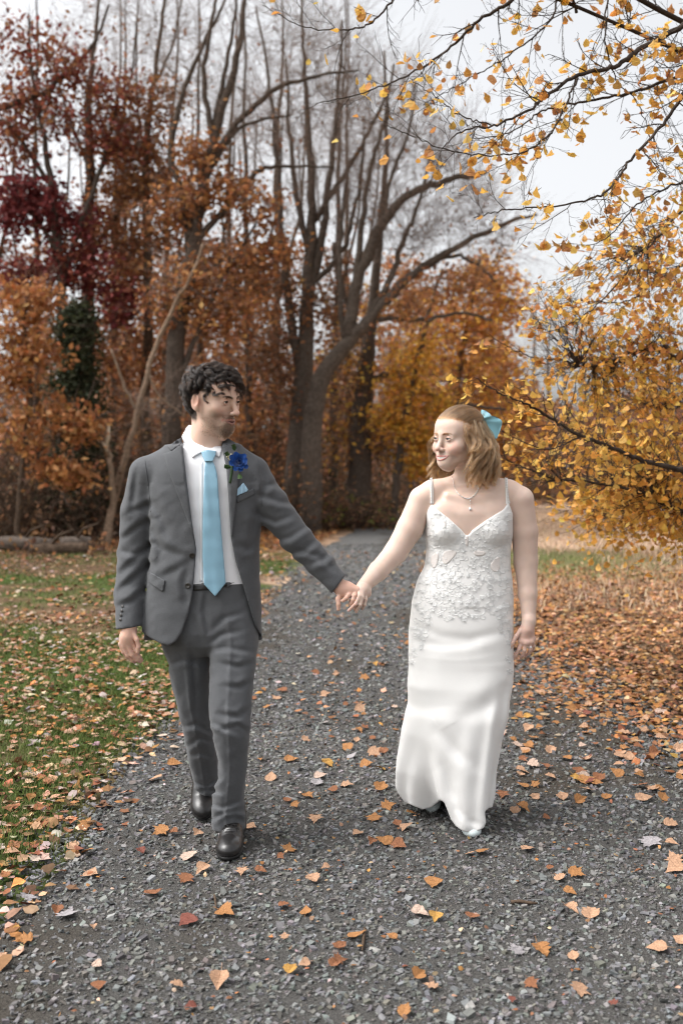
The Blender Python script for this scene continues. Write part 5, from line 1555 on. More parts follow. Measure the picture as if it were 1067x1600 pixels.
# right hand, in his
f.cap(hz(690, 500, .02), hz(655, 480, .004), .0245, .024, .012)
f.ell(hz(640, 490, .008), (.026, .020, .030), None, .012)
for pts, r in (([(612, 478, -.012), (622, 540, -.032), (575, 640, -.040), (492, 718, -.026)], .0084), ([(650, 480, -.010), (656, 560, -.030), (632, 650, -.036), (582, 730, -.022)], .0082), ([(688, 510, -.004), (696, 590, -.018), (682, 650, -.022), (655, 700, -.010)], .0074), ([(630, 520, .01), (560, 560, .016), (520, 600, .012), (505, 640, .0)], .0080),
               ([(620, 500, .018), (500, 540, .030), (400, 560, .032), (308, 566, .026)], .0086)):
    f.chain([hz(*p) for p in pts], np.linspace(r, r * .75, 4), .004)
V, Q = f.net(1)
C = wh.paint(V, SKIN_W, WO, 15)
hn = (V[:, 2] < 1.01)[:, None] * ((V[:, 0] < .06) | (V[:, 2] < .80))[:, None]
C = np.where(hn, C * np.array((1.0, .90, .89)), C)
thin(link('body', np_mesh('body', V, Q, cols=C), m_skin_w, woman), .3)
body_bvh = bvh_of(V, Q)
wh.eyes(woman, (.22, 1, .05), (.055, .065, .055))
wh.eyelids(woman, m_skin_w, SKIN_W, .36, .22)
wh.mouth(woman, body_bvh, mat('rosy_lip', (.50, .22, .195), rough=.35, spec=.45, sss=.2), mat('tooth_enamel', (.50, .465, .42), rough=.25, spec=.5), 'teeth', .72)

# ------------------------------------------------------------------ hair: drawn back on top, waves to the shoulder
rw = np.random.default_rng(21)
CW, RWs = np.array((0, -.012, .032)), np.array((.0775, .0985, .0875))
bow_l = np.array((-.012, -.100, .066))
def shell(p, k):
    e = (p - CW) / RWs; return CW + e / np.linalg.norm(e) * RWs * k
S = []
for _ in range(3600):       # top: from the hairline over the crown to the bow
    a = rw.uniform(-1.5, 1.5)
    if rw.uniform() < .55:
        p0 = np.array((math.sin(a) * .070, -.006 + .079 * math.cos(a), .0795 - .026 * (abs(a) / 1.5) ** 2 + rw.normal(0, .0045) + .005 * (rw.uniform() < .6)))
    else:
        p0 = np.array((rw.uniform(-.07, .07), rw.uniform(-.06, .06), .1))
    p0 = shell(p0, 1.0)
    e0 = (p0 - CW) / RWs; e0 /= np.linalg.norm(e0); e1 = (bow_l + rw.normal(0, .004, 3) - CW) / RWs; e1 /= np.linalg.norm(e1)
    q = []
    lift = rw.uniform(.030, .075) + .030 * math.sin(a * 19 + 2 * math.sin(a * 7))
    for t in np.linspace(0, 1, 14):
        e = e0 * (1 - t) + e1 * t; e /= np.linalg.norm(e)
        q.append(CW + e * RWs * (1.005 + lift * math.sin(min(1, t * 1.6 + .05) * math.pi * .5) + .012 * math.sin(t * 9 + a * 14) * t))
    q = wh.C + (np.array(q) * wh.k) @ wh.R.T; c0 = wh.w(CW)
    for i in range(len(q)):     # never under the skin
        v = q[i] - c0; ln = np.linalg.norm(v); v /= ln
        hit = body_bvh.ray_cast(Vector(c0 + v * .25), Vector(-v))
        if hit[0] is not None:
            q[i] = c0 + v * max(ln, np.linalg.norm(np.array(hit[0]) - c0) + .0004 + .0045 * min(1, i / 5) + lift * .05 * (i / 13))
    S.append(q)
for _ in range(90):         # stray hairs
    a = S[rw.integers(0, 3600)].copy(); k_ = rw.integers(4, 9)
    v = a[k_:] - wh.w(CW); v /= np.linalg.norm(v, axis=1, keepdims=True)
    a[k_:] += (v + rw.normal(0, .4, 3)) * (np.linspace(0, 1, len(v)) ** 1.5 * rw.uniform(.006, .02))[:, None]
    S.append(a)
guides = []
while len(guides) < 270:    # lower: from the sides and back down to the shoulders
    d = rw.normal(0, 1, 3); d /= np.linalg.norm(d)
    p = CW + d * RWs
    if not (p[1] < (.036 if p[2] > .015 else .024 if p[2] > -.01 else .012) and -.065 < p[2] < .072 and (p[1] < -.02 or p[2] > -.01)): continue
    if abs(p[0]) < .03 and p[1] > 0: continue
    L_ = rw.uniform(.145, .205) + (p[2] - .03) * .75
    if p[0] > 0: L_ *= .95
    n = 22; out = np.array((p[0], min(p[1], .0) * .8, 0)); out /= np.linalg.norm(out) + 1e-9
    amp = rw.uniform(.009, .019); ph = rw.normal(0, .8) + (1.4 if p[0] > 0 else 0); tw = rw.uniform(.8, 1.25)
    q = []
    for i in range(n):
        t = i / (n - 1)
        c = p + np.array((0, 0, -1.0)) * L_ * t * (.75 + .25 * t) + out * (.010 + .034 * math.sin(min(1, t * 1.2) * math.pi * .5))
        if t < .3: c = c + (shell(p, 1.0 + .25 * t) + np.array((0, 0, -L_ * t)) - c) * (1 - t / .3) ** 1.2
        sd = np.cross(out, (0, 0, 1))
        w_ = min(1, t * 1.8)
        c = c + sd * amp * math.sin(ph + t * tw * 9.5) * w_ + out * amp * 1.0 * math.cos(ph + t * tw * 9.5) * w_
        c = c + np.array((0, .030 if p[0] < 0 else .01, 0)) * t * t * (p[1] > -.05)
        kk = 1.0 + .035 * min(1, t * 5); e = (c - CW) / (RWs * kk); ln = np.linalg.norm(e)
        if ln < 1: c = CW + e / ln * RWs * kk
        q.append(c)
    q = np.array(q)
    if q[-1, 2] < -.17 : q[-5:, :] += out * np.linspace(0, .012, 5)[:, None]
    wq = wh.C + (q * wh.k) @ wh.R.T
    guides.append(wq)
S += clumps(guides, 32, .0042, .55, rw, .00035)
m_hair_w = hair_mat('light_brown_hair', (.135, .056, .021), .34)
strands_obj('hair', [a for i, a in enumerate(S) if i % 4], .00042, .00020, m_hair_w, woman)
strands_obj('hair_highlights', S[::4], .00044, .00020, hair_mat('golden_hair', (.34, .165, .065), .32), woman)
S = []
bv = body_bvh
for _ in range(260):
    q_ = rw.choice((-1, 1)); t = rw.uniform(0, 1); l = np.array((q_ * (.012 + .036 * t), .12, .0190 + .0078 * math.sin(t * 2.2) - .004 * t + rw.normal(0, .0010)))
    o_ = wh.w(l); d_ = Vector(wh.w((0, 0, l[2])) - o_).normalized(); hit = bv.ray_cast(Vector(o_), d_)
    if hit[0] is None: continue
    p0 = np.array(hit[0]); v_ = wh.R @ np.array((q_, .2, .25 - .6 * t)) + np.array(hit[1]) * .3
    S.append(np.array((p0, p0 + v_ * .003, p0 + v_ * .006)))
strands_obj('eyebrows', S, .00025, .00012, m_hair_w, woman)

# bow at the back of the head
m_bow = mat('blue_ribbon', (.23, .48, .56), rough=.5, sheen=.3, bump=(300, .25, .001))
BK = wh.w(bow_l) + np.array((.004, .0, 0))
bow = bpy.data.objects.new('hair_bow', None); COL.objects.link(bow); bow.location = Vector(BK) - woman.location; bow.parent = woman
def fan(o, tips, depth, name):
    """gathered ribbon loop: front and back leaf from the knot to a broad rippled edge"""
    n, m = 17, 12
    tp = smooth_path(np.array(tips), n)
    VV, QQ, off = [], [], 0
    for sgn in (-1, 1):
        V = []
        for i in range(m):
            u = i / (m - 1)
            for j in range(n):
                v = j / (n - 1)
                p = o + (tp[j] - o) * (u ** .85)
                rip = .0055 * math.sin(v * 15 + .8 * sgn) * u * (1 - .4 * u)
                p = p + np.array((.25, -1, .1)) * (depth * sgn * math.sin(u * math.pi) ** .8 * (.4 + .6 * math.sin(v * math.pi)) + rip)
                V.append(p)
        i = np.arange(n * m).reshape(m, n)
        VV.append(np.array(V)); QQ.append(np.stack((i[:-1, :-1], i[:-1, 1:], i[1:, 1:], i[1:, :-1]), -1).reshape(-1, 4) + off); off += n * m
    link(name, np_mesh(name, np.concatenate(VV), np.concatenate(QQ)), m_bow, bow)
bp = lambda x, y, d=0: P(x, y, BK[1] + d)
fan(BK, [bp(761, 650, -.015), bp(772, 650.5, -.02), bp(783, 657, -.015), bp(782, 668, -.01), bp(776, 685, -.01), bp(769, 681, -.01)], .008, 'bow_loop')
fan(BK, [bp(752, 640, .06), bp(762, 644, .07), bp(770, 656, .07), bp(768, 672, .06)], .008, 'bow_loop')
fan(BK, [bp(770, 676, .0), bp(775, 692, .01), bp(769, 700, .015), bp(764, 690, .01)], .003, 'bow_tail')
f = Field(*(steps((a - .02, a + .02, .002)) for a in BK)); f.ell(BK, (.007, .010, .010)); V, Q = f.net(1); link('bow_knot', np_mesh('bow_knot', V, Q), m_bow, bow)

# ------------------------------------------------------------------ dress
f = Field(steps((.19, .74, .004)), steps((3.60, 4.24, .0045)), steps((-.005, 1.02, .0042), (1.02, 1.40, .0036)))
f.loft(rows([(770, 676, 796, BY + .01, .082), (800, 665, 800, BY, .097), (830, 664, 801, BY, .10), (860, 666, 797, BY, .096), (885, 663, 797, BY, .098), (905, 652, 800, BY, .108), (945, 642, 802, BY, .122), (985, 638, 803, BY, .132), (1030, 638, 802, BY - .01, .132), (1070, 640, 800, BY - .025, .128), (1092, 654, 788, BY - .03, .10), (1110, 680, 760, BY - .03, .05)], .1), .02, p=2.2)
for x in (697, 770): f.ell(h_(x, 829, -.052), (.0625, .0605, .060), None, .02)
for x in (690, 776): f.ell(h_(x, 805, -.050), (.0545, .0385, .0545), None, .03)
f.loft(rows([(1040, 664, 792, 3.935, .105), (1080, 664, 799, 3.915, .12), (1120, 666, 792, 3.89, .118), (1160, 669, 783, 3.873, .112), (1200, 674, 777, 3.86, .104), (1240, 683, 772, 3.85, .098), (1270, 693, 766, 3.845, .094), (1312, 702, 760, 3.84, .09)], .1), .03, p=2.1,
       fold=lambda X, Y, Z, th, rr: .006 * np.sin(th * 7 + Z * 6 + .6) * np.clip((.45 - Z) * 2.6, 0, 1))
f.loft(rows([(1040, 665, 760, 3.945, .09), (1080, 645, 772, 3.945, .125), (1110, 633, 775, 3.95, .14), (1140, 627, 772, 3.965, .14), (1160, 624, 771, 3.98, .138), (1200, 618, 765, 4.005, .132), (1230, 618, 761, 4.03, .125), (1258, 624, 758, 4.05, .118), (1276, 628, 756, 4.06, .115)], .1), .075, p=2.1,
       fold=lambda X, Y, Z, th, rr: .009 * np.sin(th * 9 + Z * 5) * np.clip((.42 - Z) * 2.6, 0, 1))
f.creases([[(650, 978), (690, 995), (735, 999), (790, 986)], [(648, 1000), (690, 1008), (740, 1008)]], 3.93, 8, .006, .4)
f.creases([[(796, 1066), (768, 1098), (724, 1122)]], 3.93, 14, .009, .5)
f.creases([[(688, 1140), (708, 1168), (736, 1196)], [(694, 1200), (706, 1236), (724, 1268)]], 3.90, 10, .008, .6)
f.creases([[(789, 1075), (780, 1140), (770, 1210), (762, 1275)]], 3.96, 7, .010, .7)
f.creases([[(752, 1120), (750, 1180), (744, 1240)], [(728, 1110), (712, 1180), (716, 1230)]], 3.90, 13, .004, .6)
f.creases([[(716, 1262), (732, 1282), (752, 1290)]], 3.90, 6, .006, .6)
f.warp(lambda X, Y, Z: .0035 * vnoise(X * 13 + Z * 3, Y * 13, Z * 4 - X * 3, 91) + .0012 * vnoise(X * 30 + Z * 8, Y * 26, Z * 10, 92), (0, 3.4, 0), (1, 4.4, .86))
f.prism([(560, 680), (880, 680), (880, 802), (806, 815), (800, 801), (794, 784), (786, 796), (760, 812), (738, 828), (732, 836), (727, 836), (721, 828), (700, 809), (680, 794), (672, 783), (665, 798), (660, 815), (560, 810)], 3.4, 3.975, 's', .002, lo=(.15, 3.58, 1.10), hi=(.78, 3.98, 1.41))
f.put(lambda X, Y, Z: np.maximum(P(0, 812, 3.97)[2] - Z, 3.972 - Y) + 0 * X, (.15, 3.96, 1.10), (.78, 4.25, 1.42), .002, 's')
f.prism([(590, 1222), (616, 1226), (622, 1240), (632, 1253), (645, 1259), (660, 1265), (675, 1261), (688, 1250), (694, 1254), (698, 1264), (704, 1280), (712, 1291), (722, 1298), (734, 1301), (746, 1299), (756, 1293), (759, 1285), (757, 1268), (764, 1262), (800, 1262), (800, 1370), (590, 1370)], 3.4, 4.4, 's', .003, lo=(.15, 3.58, -.05), hi=(.78, 4.26, .22))
V, Q = f.net(2)
dress_bvh = bvh_of(V, Q)
m_dress = mat('white_satin', (.775, .765, .745), rough=.5, spec=.3, sheen=.25, noise=(600, .03, 2), bump=(700, .12, .0005))
dress = thin(link('dress', np_mesh('dress', V, Q), m_dress, woman), .4)
m_mesh = mat('skin_tone_netting', (.74, .69, .655), rough=.8, noise=(500, .2, 2), bump=(700, .5, .001))
for pl in ([(672, 870), (684, 861), (686, 872), (680, 889), (673, 886)], [(692, 860), (716, 860), (708, 872), (696, 884), (690, 876)], [(738, 860), (760, 861), (757, 868), (742, 870)], [(764, 884), (774, 871), (781, 869), (781, 892), (770, 894)], [(726, 838), (732, 838), (731, 854), (727, 854)], [(690, 816), (696, 814), (697, 823), (692, 824)]):
    drape_part('netting_panel', dress_bvh, smooth_poly(pl, 2), m_mesh, dress, 2, .0012)
# straps over the shoulders
both_bvh = body_bvh
for pl in ([(671.5, 747), (675.5, 746), (677, 766), (677.5, 787), (672, 787), (672.5, 766)], [(788.5, 746), (793, 747), (793, 766), (796, 788), (790, 788), (789, 766)]):
    drape_part('strap', both_bvh, pl, m_dress, dress, 1.5, .0045)
# lace: flowers, scrolls and beads sewn on
lace = Tubes(3); rl = np.random.default_rng(5)
def on_dress(x, y, up=.0016, bv_=None):
    d = Vector(P(x, y, 1.0)) - Vector((0, 0, H)); d.normalize()
    r = (bv_ or dress_bvh).ray_cast(Vector((0, 0, H)) + d * 2.0, d)
    return None if r[0] is None or r[0].y > 4.02 else np.array(r[0]) + np.array(r[1]) * up
def sew(pts, r, n=10):
    p = [on_dress(x, y, -r * .30) for x, y in pts]
    if any(a is None for a in p): return
    p = np.array(p)
    if np.abs(np.diff(p[:, 1])).max() > .03: return
    lace.add(smooth_path(p, n), r)
def flower(x, y, s, n=5):
    a0 = rl.uniform(0, 6.28)
    for i in range(n):
        a = a0 + 6.283 * i / n
        for rr in (1.0, .55):
            q = [(x + s * rr * (u * math.cos(a) - v * math.sin(a)), y + s * rr * (u * math.sin(a) + v * math.cos(a))) for u, v in ((.15, 0), (.5, .34), (.9, .30), (1.05, 0), (.9, -.30), (.5, -.34), (.15, 0))]
            sew(q, .0017, 12)
    q = on_dress(x, y, .001)
    if q is not None: lace.add(np.array((q + (-.003, -.001, 0), q + (0, -.002, 0), q + (.003, -.001, 0))), (.0009, .0018, .0009), 5)
def scroll(x, y, s):
    a0 = rl.uniform(0, 6.28); sg = rl.choice((-1, 1))
    q = [(x + s * t * math.cos(a0 + sg * t * 5.5), y + s * t * math.sin(a0 + sg * t * 5.5)) for t in np.linspace(.12, 1.3, 12)]
    sew(q, .0020, 20)
    for t in np.linspace(.4, 1.25, 6):
        cx, cy_ = x + s * t * math.cos(a0 + sg * t * 5.5), y + s * t * math.sin(a0 + sg * t * 5.5)
        b = a0 + sg * t * 5.5 + rl.uniform(-.4, .4)
        sew([(cx, cy_), (cx + s * .28 * math.cos(b), cy_ + s * .28 * math.sin(b)), (cx + s * .30 * math.cos(b + .9), cy_ + s * .30 * math.sin(b + .9)), (cx, cy_)], .0015, 8)
def inside(x, y):
    if y < 862:
        top = np.interp(x, [664, 672, 700, 722, 730, 738, 760, 786, 794, 801], [805, 788, 812, 831, 840, 831, 815, 799, 789, 805])
        return 664 < x < 800 and y > top and y > 780
    lo = np.interp(x, [636, 644, 660, 676, 690, 720, 750, 772, 785, 797, 804], [1000, 1045, 1010, 955, 965, 972, 968, 955, 1000, 1060, 1010])
    if y < 895 and not (668 < x < 794): return False
    return 638 < x < 803 and y < lo
pts = []
tries = 0
while len(pts) < 330 and tries < 16000:
    tries += 1
    x, y = rl.uniform(638, 804), rl.uniform(783, 1060)
    if not inside(x, y): continue
    md = 4.6 if y < 870 else 5.6
    if any((x - a) ** 2 + (y - b) ** 2 < md * md for a, b in pts): continue
    pts.append((x, y))
    if rl.uniform() < .55: flower(x, y, rl.uniform(3.6, 6.2))
    else: scroll(x, y, rl.uniform(3.6, 6.5))
# edge of the neckline, ribs of the cups, swags of the waist
nl = [(672, 785), (680, 795), (700, 810), (721, 829), (728, 838)]; nr = [(731, 838), (738, 829), (760, 813), (786, 797), (794, 786)]
for L_ in (nl, nr):
    for dx, dy in ((0, 1.5), (0, 4)): sew([(x + dx, y + dy) for x, y in L_], .0016, 30)
for k in range(9):
    t = k / 8
    sew([(666, 812 + 40 * t), (684, 826 + 32 * t), (706 + 6 * t, 842 + 17 * t)], .0011, 14); sew([(799, 812 + 40 * t), (780, 826 + 32 * t), (757 - 6 * t, 842 + 17 * t)], .0011, 14)
for q in ([(680, 906), (684, 892), (700, 888), (712, 896)], [(676, 900), (680, 930), (690, 950)], [(782, 902), (779, 930), (770, 948)], [(715, 892), (735, 899), (756, 892), (776, 893), (780, 905)], [(668, 858), (690, 861), (729, 857), (765, 861), (796, 858)], [(668, 861), (690, 864), (729, 860), (765, 864), (796, 861)]):
    sew(q, .0019, 26); sew([(x + 1, y + 3) for x, y in q], .0012, 26)
for x0, y0, x1, y1 in ((673, 786, 673.5, 750), (794, 786, 790.5, 750)):
    for t in np.linspace(0, 1, 16):
        q = on_dress(x0 + (x1 - x0) * t, y0 + (y1 - y0) * t, .006, body_bvh)
        if q is not None: lace.add(np.array((q + (-.004, 0, 0), q + (0, -.002, 0), q + (.004, 0, 0))), (.001, .0026, .001), 5)
lo_ = link('lace', lace.mesh('lace'), mat('white_lace', (.80, .80, .79), rough=.6, spec=.3), dress)
lo_['kind'] = 'stuff'
# ------------------------------------------------------------------ necklace, ring, shoes
m_silver = mat('silver', (.75, .74, .72), rough=.2, metal=1)
m_gem = mat('clear_stone', (.75, .78, .80), rough=.05, spec=1, coat=1)
neck = [(704, 738), (706, 746), (710, 762), (715, 771.5), (724.5, 777.7), (733, 779), (741, 773.8), (745.5, 767), (748, 757)]
np_ = [on_dress(x, y, .0022, body_bvh) for x, y in smooth_path(np.array(neck), 40)]
np_ = [a for a in np_ if a is not None]
tu = Tubes(5); tu.add(smooth_path(np.array(np_), 60), .0009)
nk = link('necklace', tu.mesh('necklace'), m_silver, woman)
tu = Tubes(6)
for a in np_[10:36:2]: tu.add(np.array((a + (-.0032, -.001, .001), a + (0, -.002, 0), a + (.0032, -.001, -.001))), (.0008, .0030, .0008))
for x, y, s in ((734, 782.5, .0032), (734, 787, .0018), (734, 791, .0016)):
    a = on_dress(x, y, .003, body_bvh); tu.add(np.array((a + (0, 0, s), a, a - (0, 0, s))), (.0008, s * .8, .0008))
link('stones', tu.mesh('stones'), m_gem, nk)
a = on_dress(734, 796, .003, body_bvh); tu = Tubes(8); tu.add(np.array((a + (0, 0, .010), a + (0, 0, .004), a, a - (0, 0, .005))), (.0008, .0042, .0062, .002))
link('pendant', tu.mesh('pendant'), m_gem, nk)
a, b = hb(726, 860, -.004), hb(735, 880, -.004)
f = None
th = np.linspace(0, 2 * math.pi, 20); tu = Tubes(6)
ax = (b - a) / np.linalg.norm(b - a); u_ = np.cross(ax, (0, 1, 0)); u_ /= np.linalg.norm(u_); v_ = np.cross(ax, u_)
tu.add(a + .0092 * (np.cos(th)[:, None] * u_ + np.sin(th)[:, None] * v_), .0011)
rg_ = link('ring', tu.mesh('ring'), m_silver, woman)
tu = Tubes(8); c_ = a + np.array((0, -.0105, 0)); tu.add(np.array((c_ + (0, .003, 0), c_, c_ - (0, .0035, 0))), (.001, .0042, .0026))
link('ring_stone', tu.mesh('ring_stone'), m_gem, rg_)
m_heel = mat('pale_satin_shoe', (.68, .76, .76), rough=.4, spec=.4, sheen=.2)
def pump(toe, yaw, pitch):
    R = frame(yaw, pitch); O = np.asarray(toe, float); w = lambda x, y, z: O + R @ np.array((x, -y, z))
    pts = np.array([w(x, y, z) for x in (-.05, .05) for y in (-.02, .26) for z in (-.02, .12)])
    f = Field(*(steps((a, b, .003)) for a, b in zip(pts.min(0), pts.max(0))))
    f.ell(w(0, .06, .020), (.036, .064, .024), R, .01); f.ell(w(0, .035, .016), (.030, .040, .018), R, .02)
    f.cap(w(0, .09, .022), w(0, .20, .045), .030, .028, .02)
    f.cap(w(0, .11, .05), w(0, .17, .085), .026, .030, .02)
    V, Q = f.net(1)
    s_ = link('shoe', np_mesh('shoe', V, Q), m_heel, woman)
    f = Field(*(steps((a, b, .003)) for a, b in zip(pts.min(0), pts.max(0))))
    f.ell(w(0, .06, .006), (.034, .066, .008), R, .005); f.cap(w(0, .2, .03), w(0, .2, .005), .02, .016, .01)
    V, Q = f.net(1); link('sole', np_mesh('sole', V, Q), m_heel, s_)
pump(((739 - CX) * 3.76 / F, 3.755, .018), 3, 0)
pump(((674 - CX) * 4.03 / F, 4.03, .022), -6, 8)
# ================================================================== THE NEAR TREE ON THE RIGHT
m_bark_near = bark('near_bark', (.060, .047, .039))
t = Tree(5.2, 77)
W = lambda px, py, Y, r: (*P(px, py, Y), r)
t.ws_limb([(3.35, 6.3, 0, .15), (3.30, 6.2, .7, .13), (3.25, 6.0, 1.6, .12), (3.15, 5.8, 2.6, .10), (3.0, 5.6, 3.6, .07), (2.9, 5.5, 4.6, .05)], 20, 12)
near_leaf, LIMBS = [], []
def near_limb(pts, Y0, Y1, r0, r1, src=None):
    n = len(pts)
    Ws = [W(x, y, Y0 + (Y1 - Y0) * i / (n - 1), r0 + (r1 - r0) * (i / (n - 1)) ** .8) for i, (x, y) in enumerate(pts)]
    if src is not None: Ws = [(*src, r0 * 1.3)] + Ws
    w = smooth_path(np.array(Ws), 9 * len(pts))
    w[1:-1, :3] += t.r.normal(0, .0035, (len(w) - 2, 3))
    t.wood.add(w[:, :3], w[:, 3], 7); t.node(w[:, :3], w[:, 3]); LIMBS.append(w)
top = (3.05, 5.65, 3.3)
near_limb([(1130, 5), (1067, 40), (998, 78), (963, 103), (902, 118), (852, 151), (827, 172), (770, 196), (722, 205), (690, 232)], 5.0, 4.3, .017, .002, top)
near_limb([(1120, 95), (1067, 116), (983, 146), (902, 160), (850, 172), (800, 205), (740, 216)], 5.2, 4.8, .011, .002, (3.1, 5.7, 3.0))
near_limb([(1110, 110), (1067, 151), (1033, 196), (983, 252), (942, 302), (882, 320), (792, 328), (740, 340)], 4.8, 4.3, .011, .0018, (3.1, 5.7, 3.1))
near_limb([(880, -60), (802, 0), (751, 30), (696, 80), (631, 121), (560, 146), (500, 160)], 4.8, 5.4, .012, .002, top)
near_limb([(700, -70), (640, -30), (615, 0), (580, 35), (530, 48), (470, 40), (410, 8)], 4.6, 4.9, .008, .0015, top)
near_limb([(902, 122), (882, 166), (857, 211), (802, 241), (706, 236), (630, 206), (600, 196)], 4.75, 4.4, .006, .0015)
near_limb([(770, 196), (720, 180), (680, 150), (640, 122)], 4.5, 4.4, .004, .0015)
near_limb([(1120, 250), (1067, 282), (998, 317), (947, 372), (900, 385)], 5.2, 5.0, .008, .0015, (3.2, 5.9, 2.5))
near_limb([(1120, 290), (1067, 327), (1008, 392), (947, 462), (900, 500), (850, 520)], 5.8, 5.6, .010, .0018, (3.2, 5.9, 2.4))
near_limb([(960, -60), (945, 40), (960, 120), (1000, 170), (1040, 300)], 4.7, 4.9, .005, .0015)
near_limb([(900, 20), (880, -40), (860, 30), (790, 90), (720, 130), (660, 165)], 5.0, 5.2, .008, .0015)
near_limb([(1067, 560), (1000, 548), (924, 573), (875, 563), (844, 561), (801, 546), (760, 520)], 6.6, 6.0, .010, .0018, (3.25, 6.1, 1.7))
near_limb([(1110, 752), (1059, 734), (1000, 718), (954, 699), (908, 681), (853, 649), (817, 629), (777, 613), (740, 590)], 5.9, 5.2, .020, .002, (3.32, 6.2, .8))
near_limb([(1067, 800), (1000, 770), (918, 753), (878, 751), (832, 736), (795, 721), (770, 700)], 6.2, 5.6, .012, .0018, (3.32, 6.25, .7))
near_limb([(1067, 790), (1000, 785), (940, 800), (880, 790)], 6.8, 7.2, .010, .0018, (3.32, 6.25, .75))
near_limb([(853, 649), (850, 630), (848, 612)], 5.4, 5.35, .004, .0015)
near_limb([(908, 681), (860, 702), (815, 690), (775, 665)], 5.55, 5.2, .005, .0015)
near_limb([(1110, 420), (1040, 430), (980, 470), (900, 470), (850, 480)], 6.4, 6.2, .009, .0015, (3.25, 6.1, 2.1))
near_limb([(1110, 640), (1040, 640), (980, 620), (920, 610)], 7.0, 7.4, .009, .0015, (3.3, 6.2, 1.3))
def shoot(p, d, L, r, lev, ld):
    """a side shoot that curves as it grows, with its own shoots and leaves"""
    n = 8 if lev == 0 else 5
    q = [p]; d = d / np.linalg.norm(d)
    curl = t.r.normal(0, .16, 3) + (0, 0, t.r.uniform(-.02, .10))
    for i in range(n - 1):
        d = d + curl * .35 + t.r.normal(0, .11, 3); d /= np.linalg.norm(d)
        q.append(q[-1] + d * L / (n - 1))
    q = np.array(q)
    t.twig.add(q, np.linspace(r, max(.0008, r * .35), n), 4 if lev == 0 else 3)
    if lev < 2:
        for i in range(1, n):
            if t.r.uniform() > (.80 if lev == 0 else .5): continue
            dd = q[i] - q[i - 1]; dd /= np.linalg.norm(dd); s_ = np.cross(dd, t.r.normal(0, 1, 3)); s_ /= np.linalg.norm(s_)
            shoot(q[i], dd * .8 + s_ * t.r.uniform(.4, .9), L * t.r.uniform(.25, .55) * (1 - .4 * i / n), max(.0009, r * .55), lev + 1, ld)
    for i in range(2 if lev < 2 else 3, n):
        if t.r.uniform() < ld * (.10 if i < n - 1 else .34) * (.5 if lev == 0 else 1):
            near_leaf.append((q[i:i + 1] + t.r.normal(0, .008, (1, 3)) - (0, 0, .018), .042))
for w in LIMBS:
    seg = np.linalg.norm(np.diff(w[:, :3], axis=0), axis=1); s_tot = seg.sum(); acc = np.concatenate(([0], np.cumsum(seg)))
    s0 = .05
    while s0 < s_tot:
        i = min(len(w) - 2, int(np.searchsorted(acc, s0)))
        p = w[i, :3]; px_, py_ = p[0] / p[1] * F + CX, (H - p[2]) / p[1] * F + HY
        if -120 < px_ < 1160 and -140 < py_ < 900:
            dd = w[i + 1, :3] - w[i, :3]; dd /= np.linalg.norm(dd) + 1e-9
            s_ = np.cross(dd, t.r.normal(0, 1, 3) * (1, .6, 1)); s_ /= np.linalg.norm(s_)
            fr = s0 / s_tot
            ld = float(np.interp(px_, [400, 650, 820, 1000], [.12, .36, .62, .80])) * (1.5 if py_ > 350 else .85)
            shoot(p, dd * .75 + s_ * t.r.uniform(.45, 1.0), t.r.uniform(.16, .48) * (1.1 - .5 * fr), min(.0036, w[i, 3] * .55), 0, ld)
        s0 += t.r.uniform(.055, .13)
def nb(px, py, rx, ry, nt, nl, Y, size=.040, sig=.07, twigs=2, tw=.16, rz=.4):
    k = Y / F; c = P(px, py, Y)
    u = t.r.normal(0, 1, (nt, 3)); u /= np.linalg.norm(u, axis=1, keepdims=True); u *= t.r.uniform(0, 1, (nt, 1)) ** (1 / 2.4)
    tg = c + u * (rx * k, rz, ry * k)
    root = t.pos[np.argmin(((t.pos - c) ** 2).sum(1))]
    for g in tg[np.argsort(((tg - root) ** 2).sum(1))]:
        if t.r.uniform() < .3: continue
        p = t.reach(g, rmax=.0035, up=.1, n=7, wig=.10, rend=.0012)
        if p is None: continue
        for _ in range(twigs):
            j = t.r.integers(2, 7); dr = p[-1] - p[0]; dr = dr / (np.linalg.norm(dr) + 1e-9) + t.r.normal(0, .6, 3)
            l = tw * t.r.uniform(.5, 1.4)
            q = np.array((p[j], p[j] + dr * l * .5 + t.r.normal(0, .1, 3) * l, p[j] + dr * l))
            t.twig.add(q, (.0016, .0013, .0009))
            if nl and t.r.uniform() < min(1, nl * .4): near_leaf.append((q[2:3], size))
        m = t.r.poisson(nl * (1.5 if nl > 1.5 else 1.2))
        if m: near_leaf.append((p[t.r.integers(2, 7, m)] + t.r.normal(0, sig, (m, 3)) * (1, 1, .8) - (0, 0, .02), size))
for b in ((1000, 400, 80, 60, 70, 3.5, 6.0), (930, 470, 80, 45, 50, 2.4, 6.0), (1030, 480, 60, 60, 70, 4.5, 6.6), (960, 560, 90, 50, 80, 4.0, 6.6), (1040, 600, 50, 70, 80, 6, 7.0), (930, 620, 70, 40, 60, 3.6, 6.8),
          (980, 680, 90, 45, 90, 5.0, 6.4), (1030, 730, 60, 60, 90, 6, 6.6), (940, 740, 70, 40, 70, 4.0, 6.4), (900, 690, 60, 40, 40, 2.2, 5.8), (1000, 800, 70, 30, 80, 5.5, 6.8), (920, 810, 50, 20, 44, 4.0, 7.0), (960, 830, 35, 12, 24, 4, 6.9), (1055, 800, 40, 50, 60, 6, 6.2),
          (860, 560, 40, 40, 26, 1.2, 6.2), (860, 470, 40, 40, 24, .8, 6.0), (835, 740, 40, 30, 24, .9, 5.7), (1060, 850, 25, 18, 16, 5, 6.4)):
    nb(*b, size=.042, sig=.13, rz=.55)
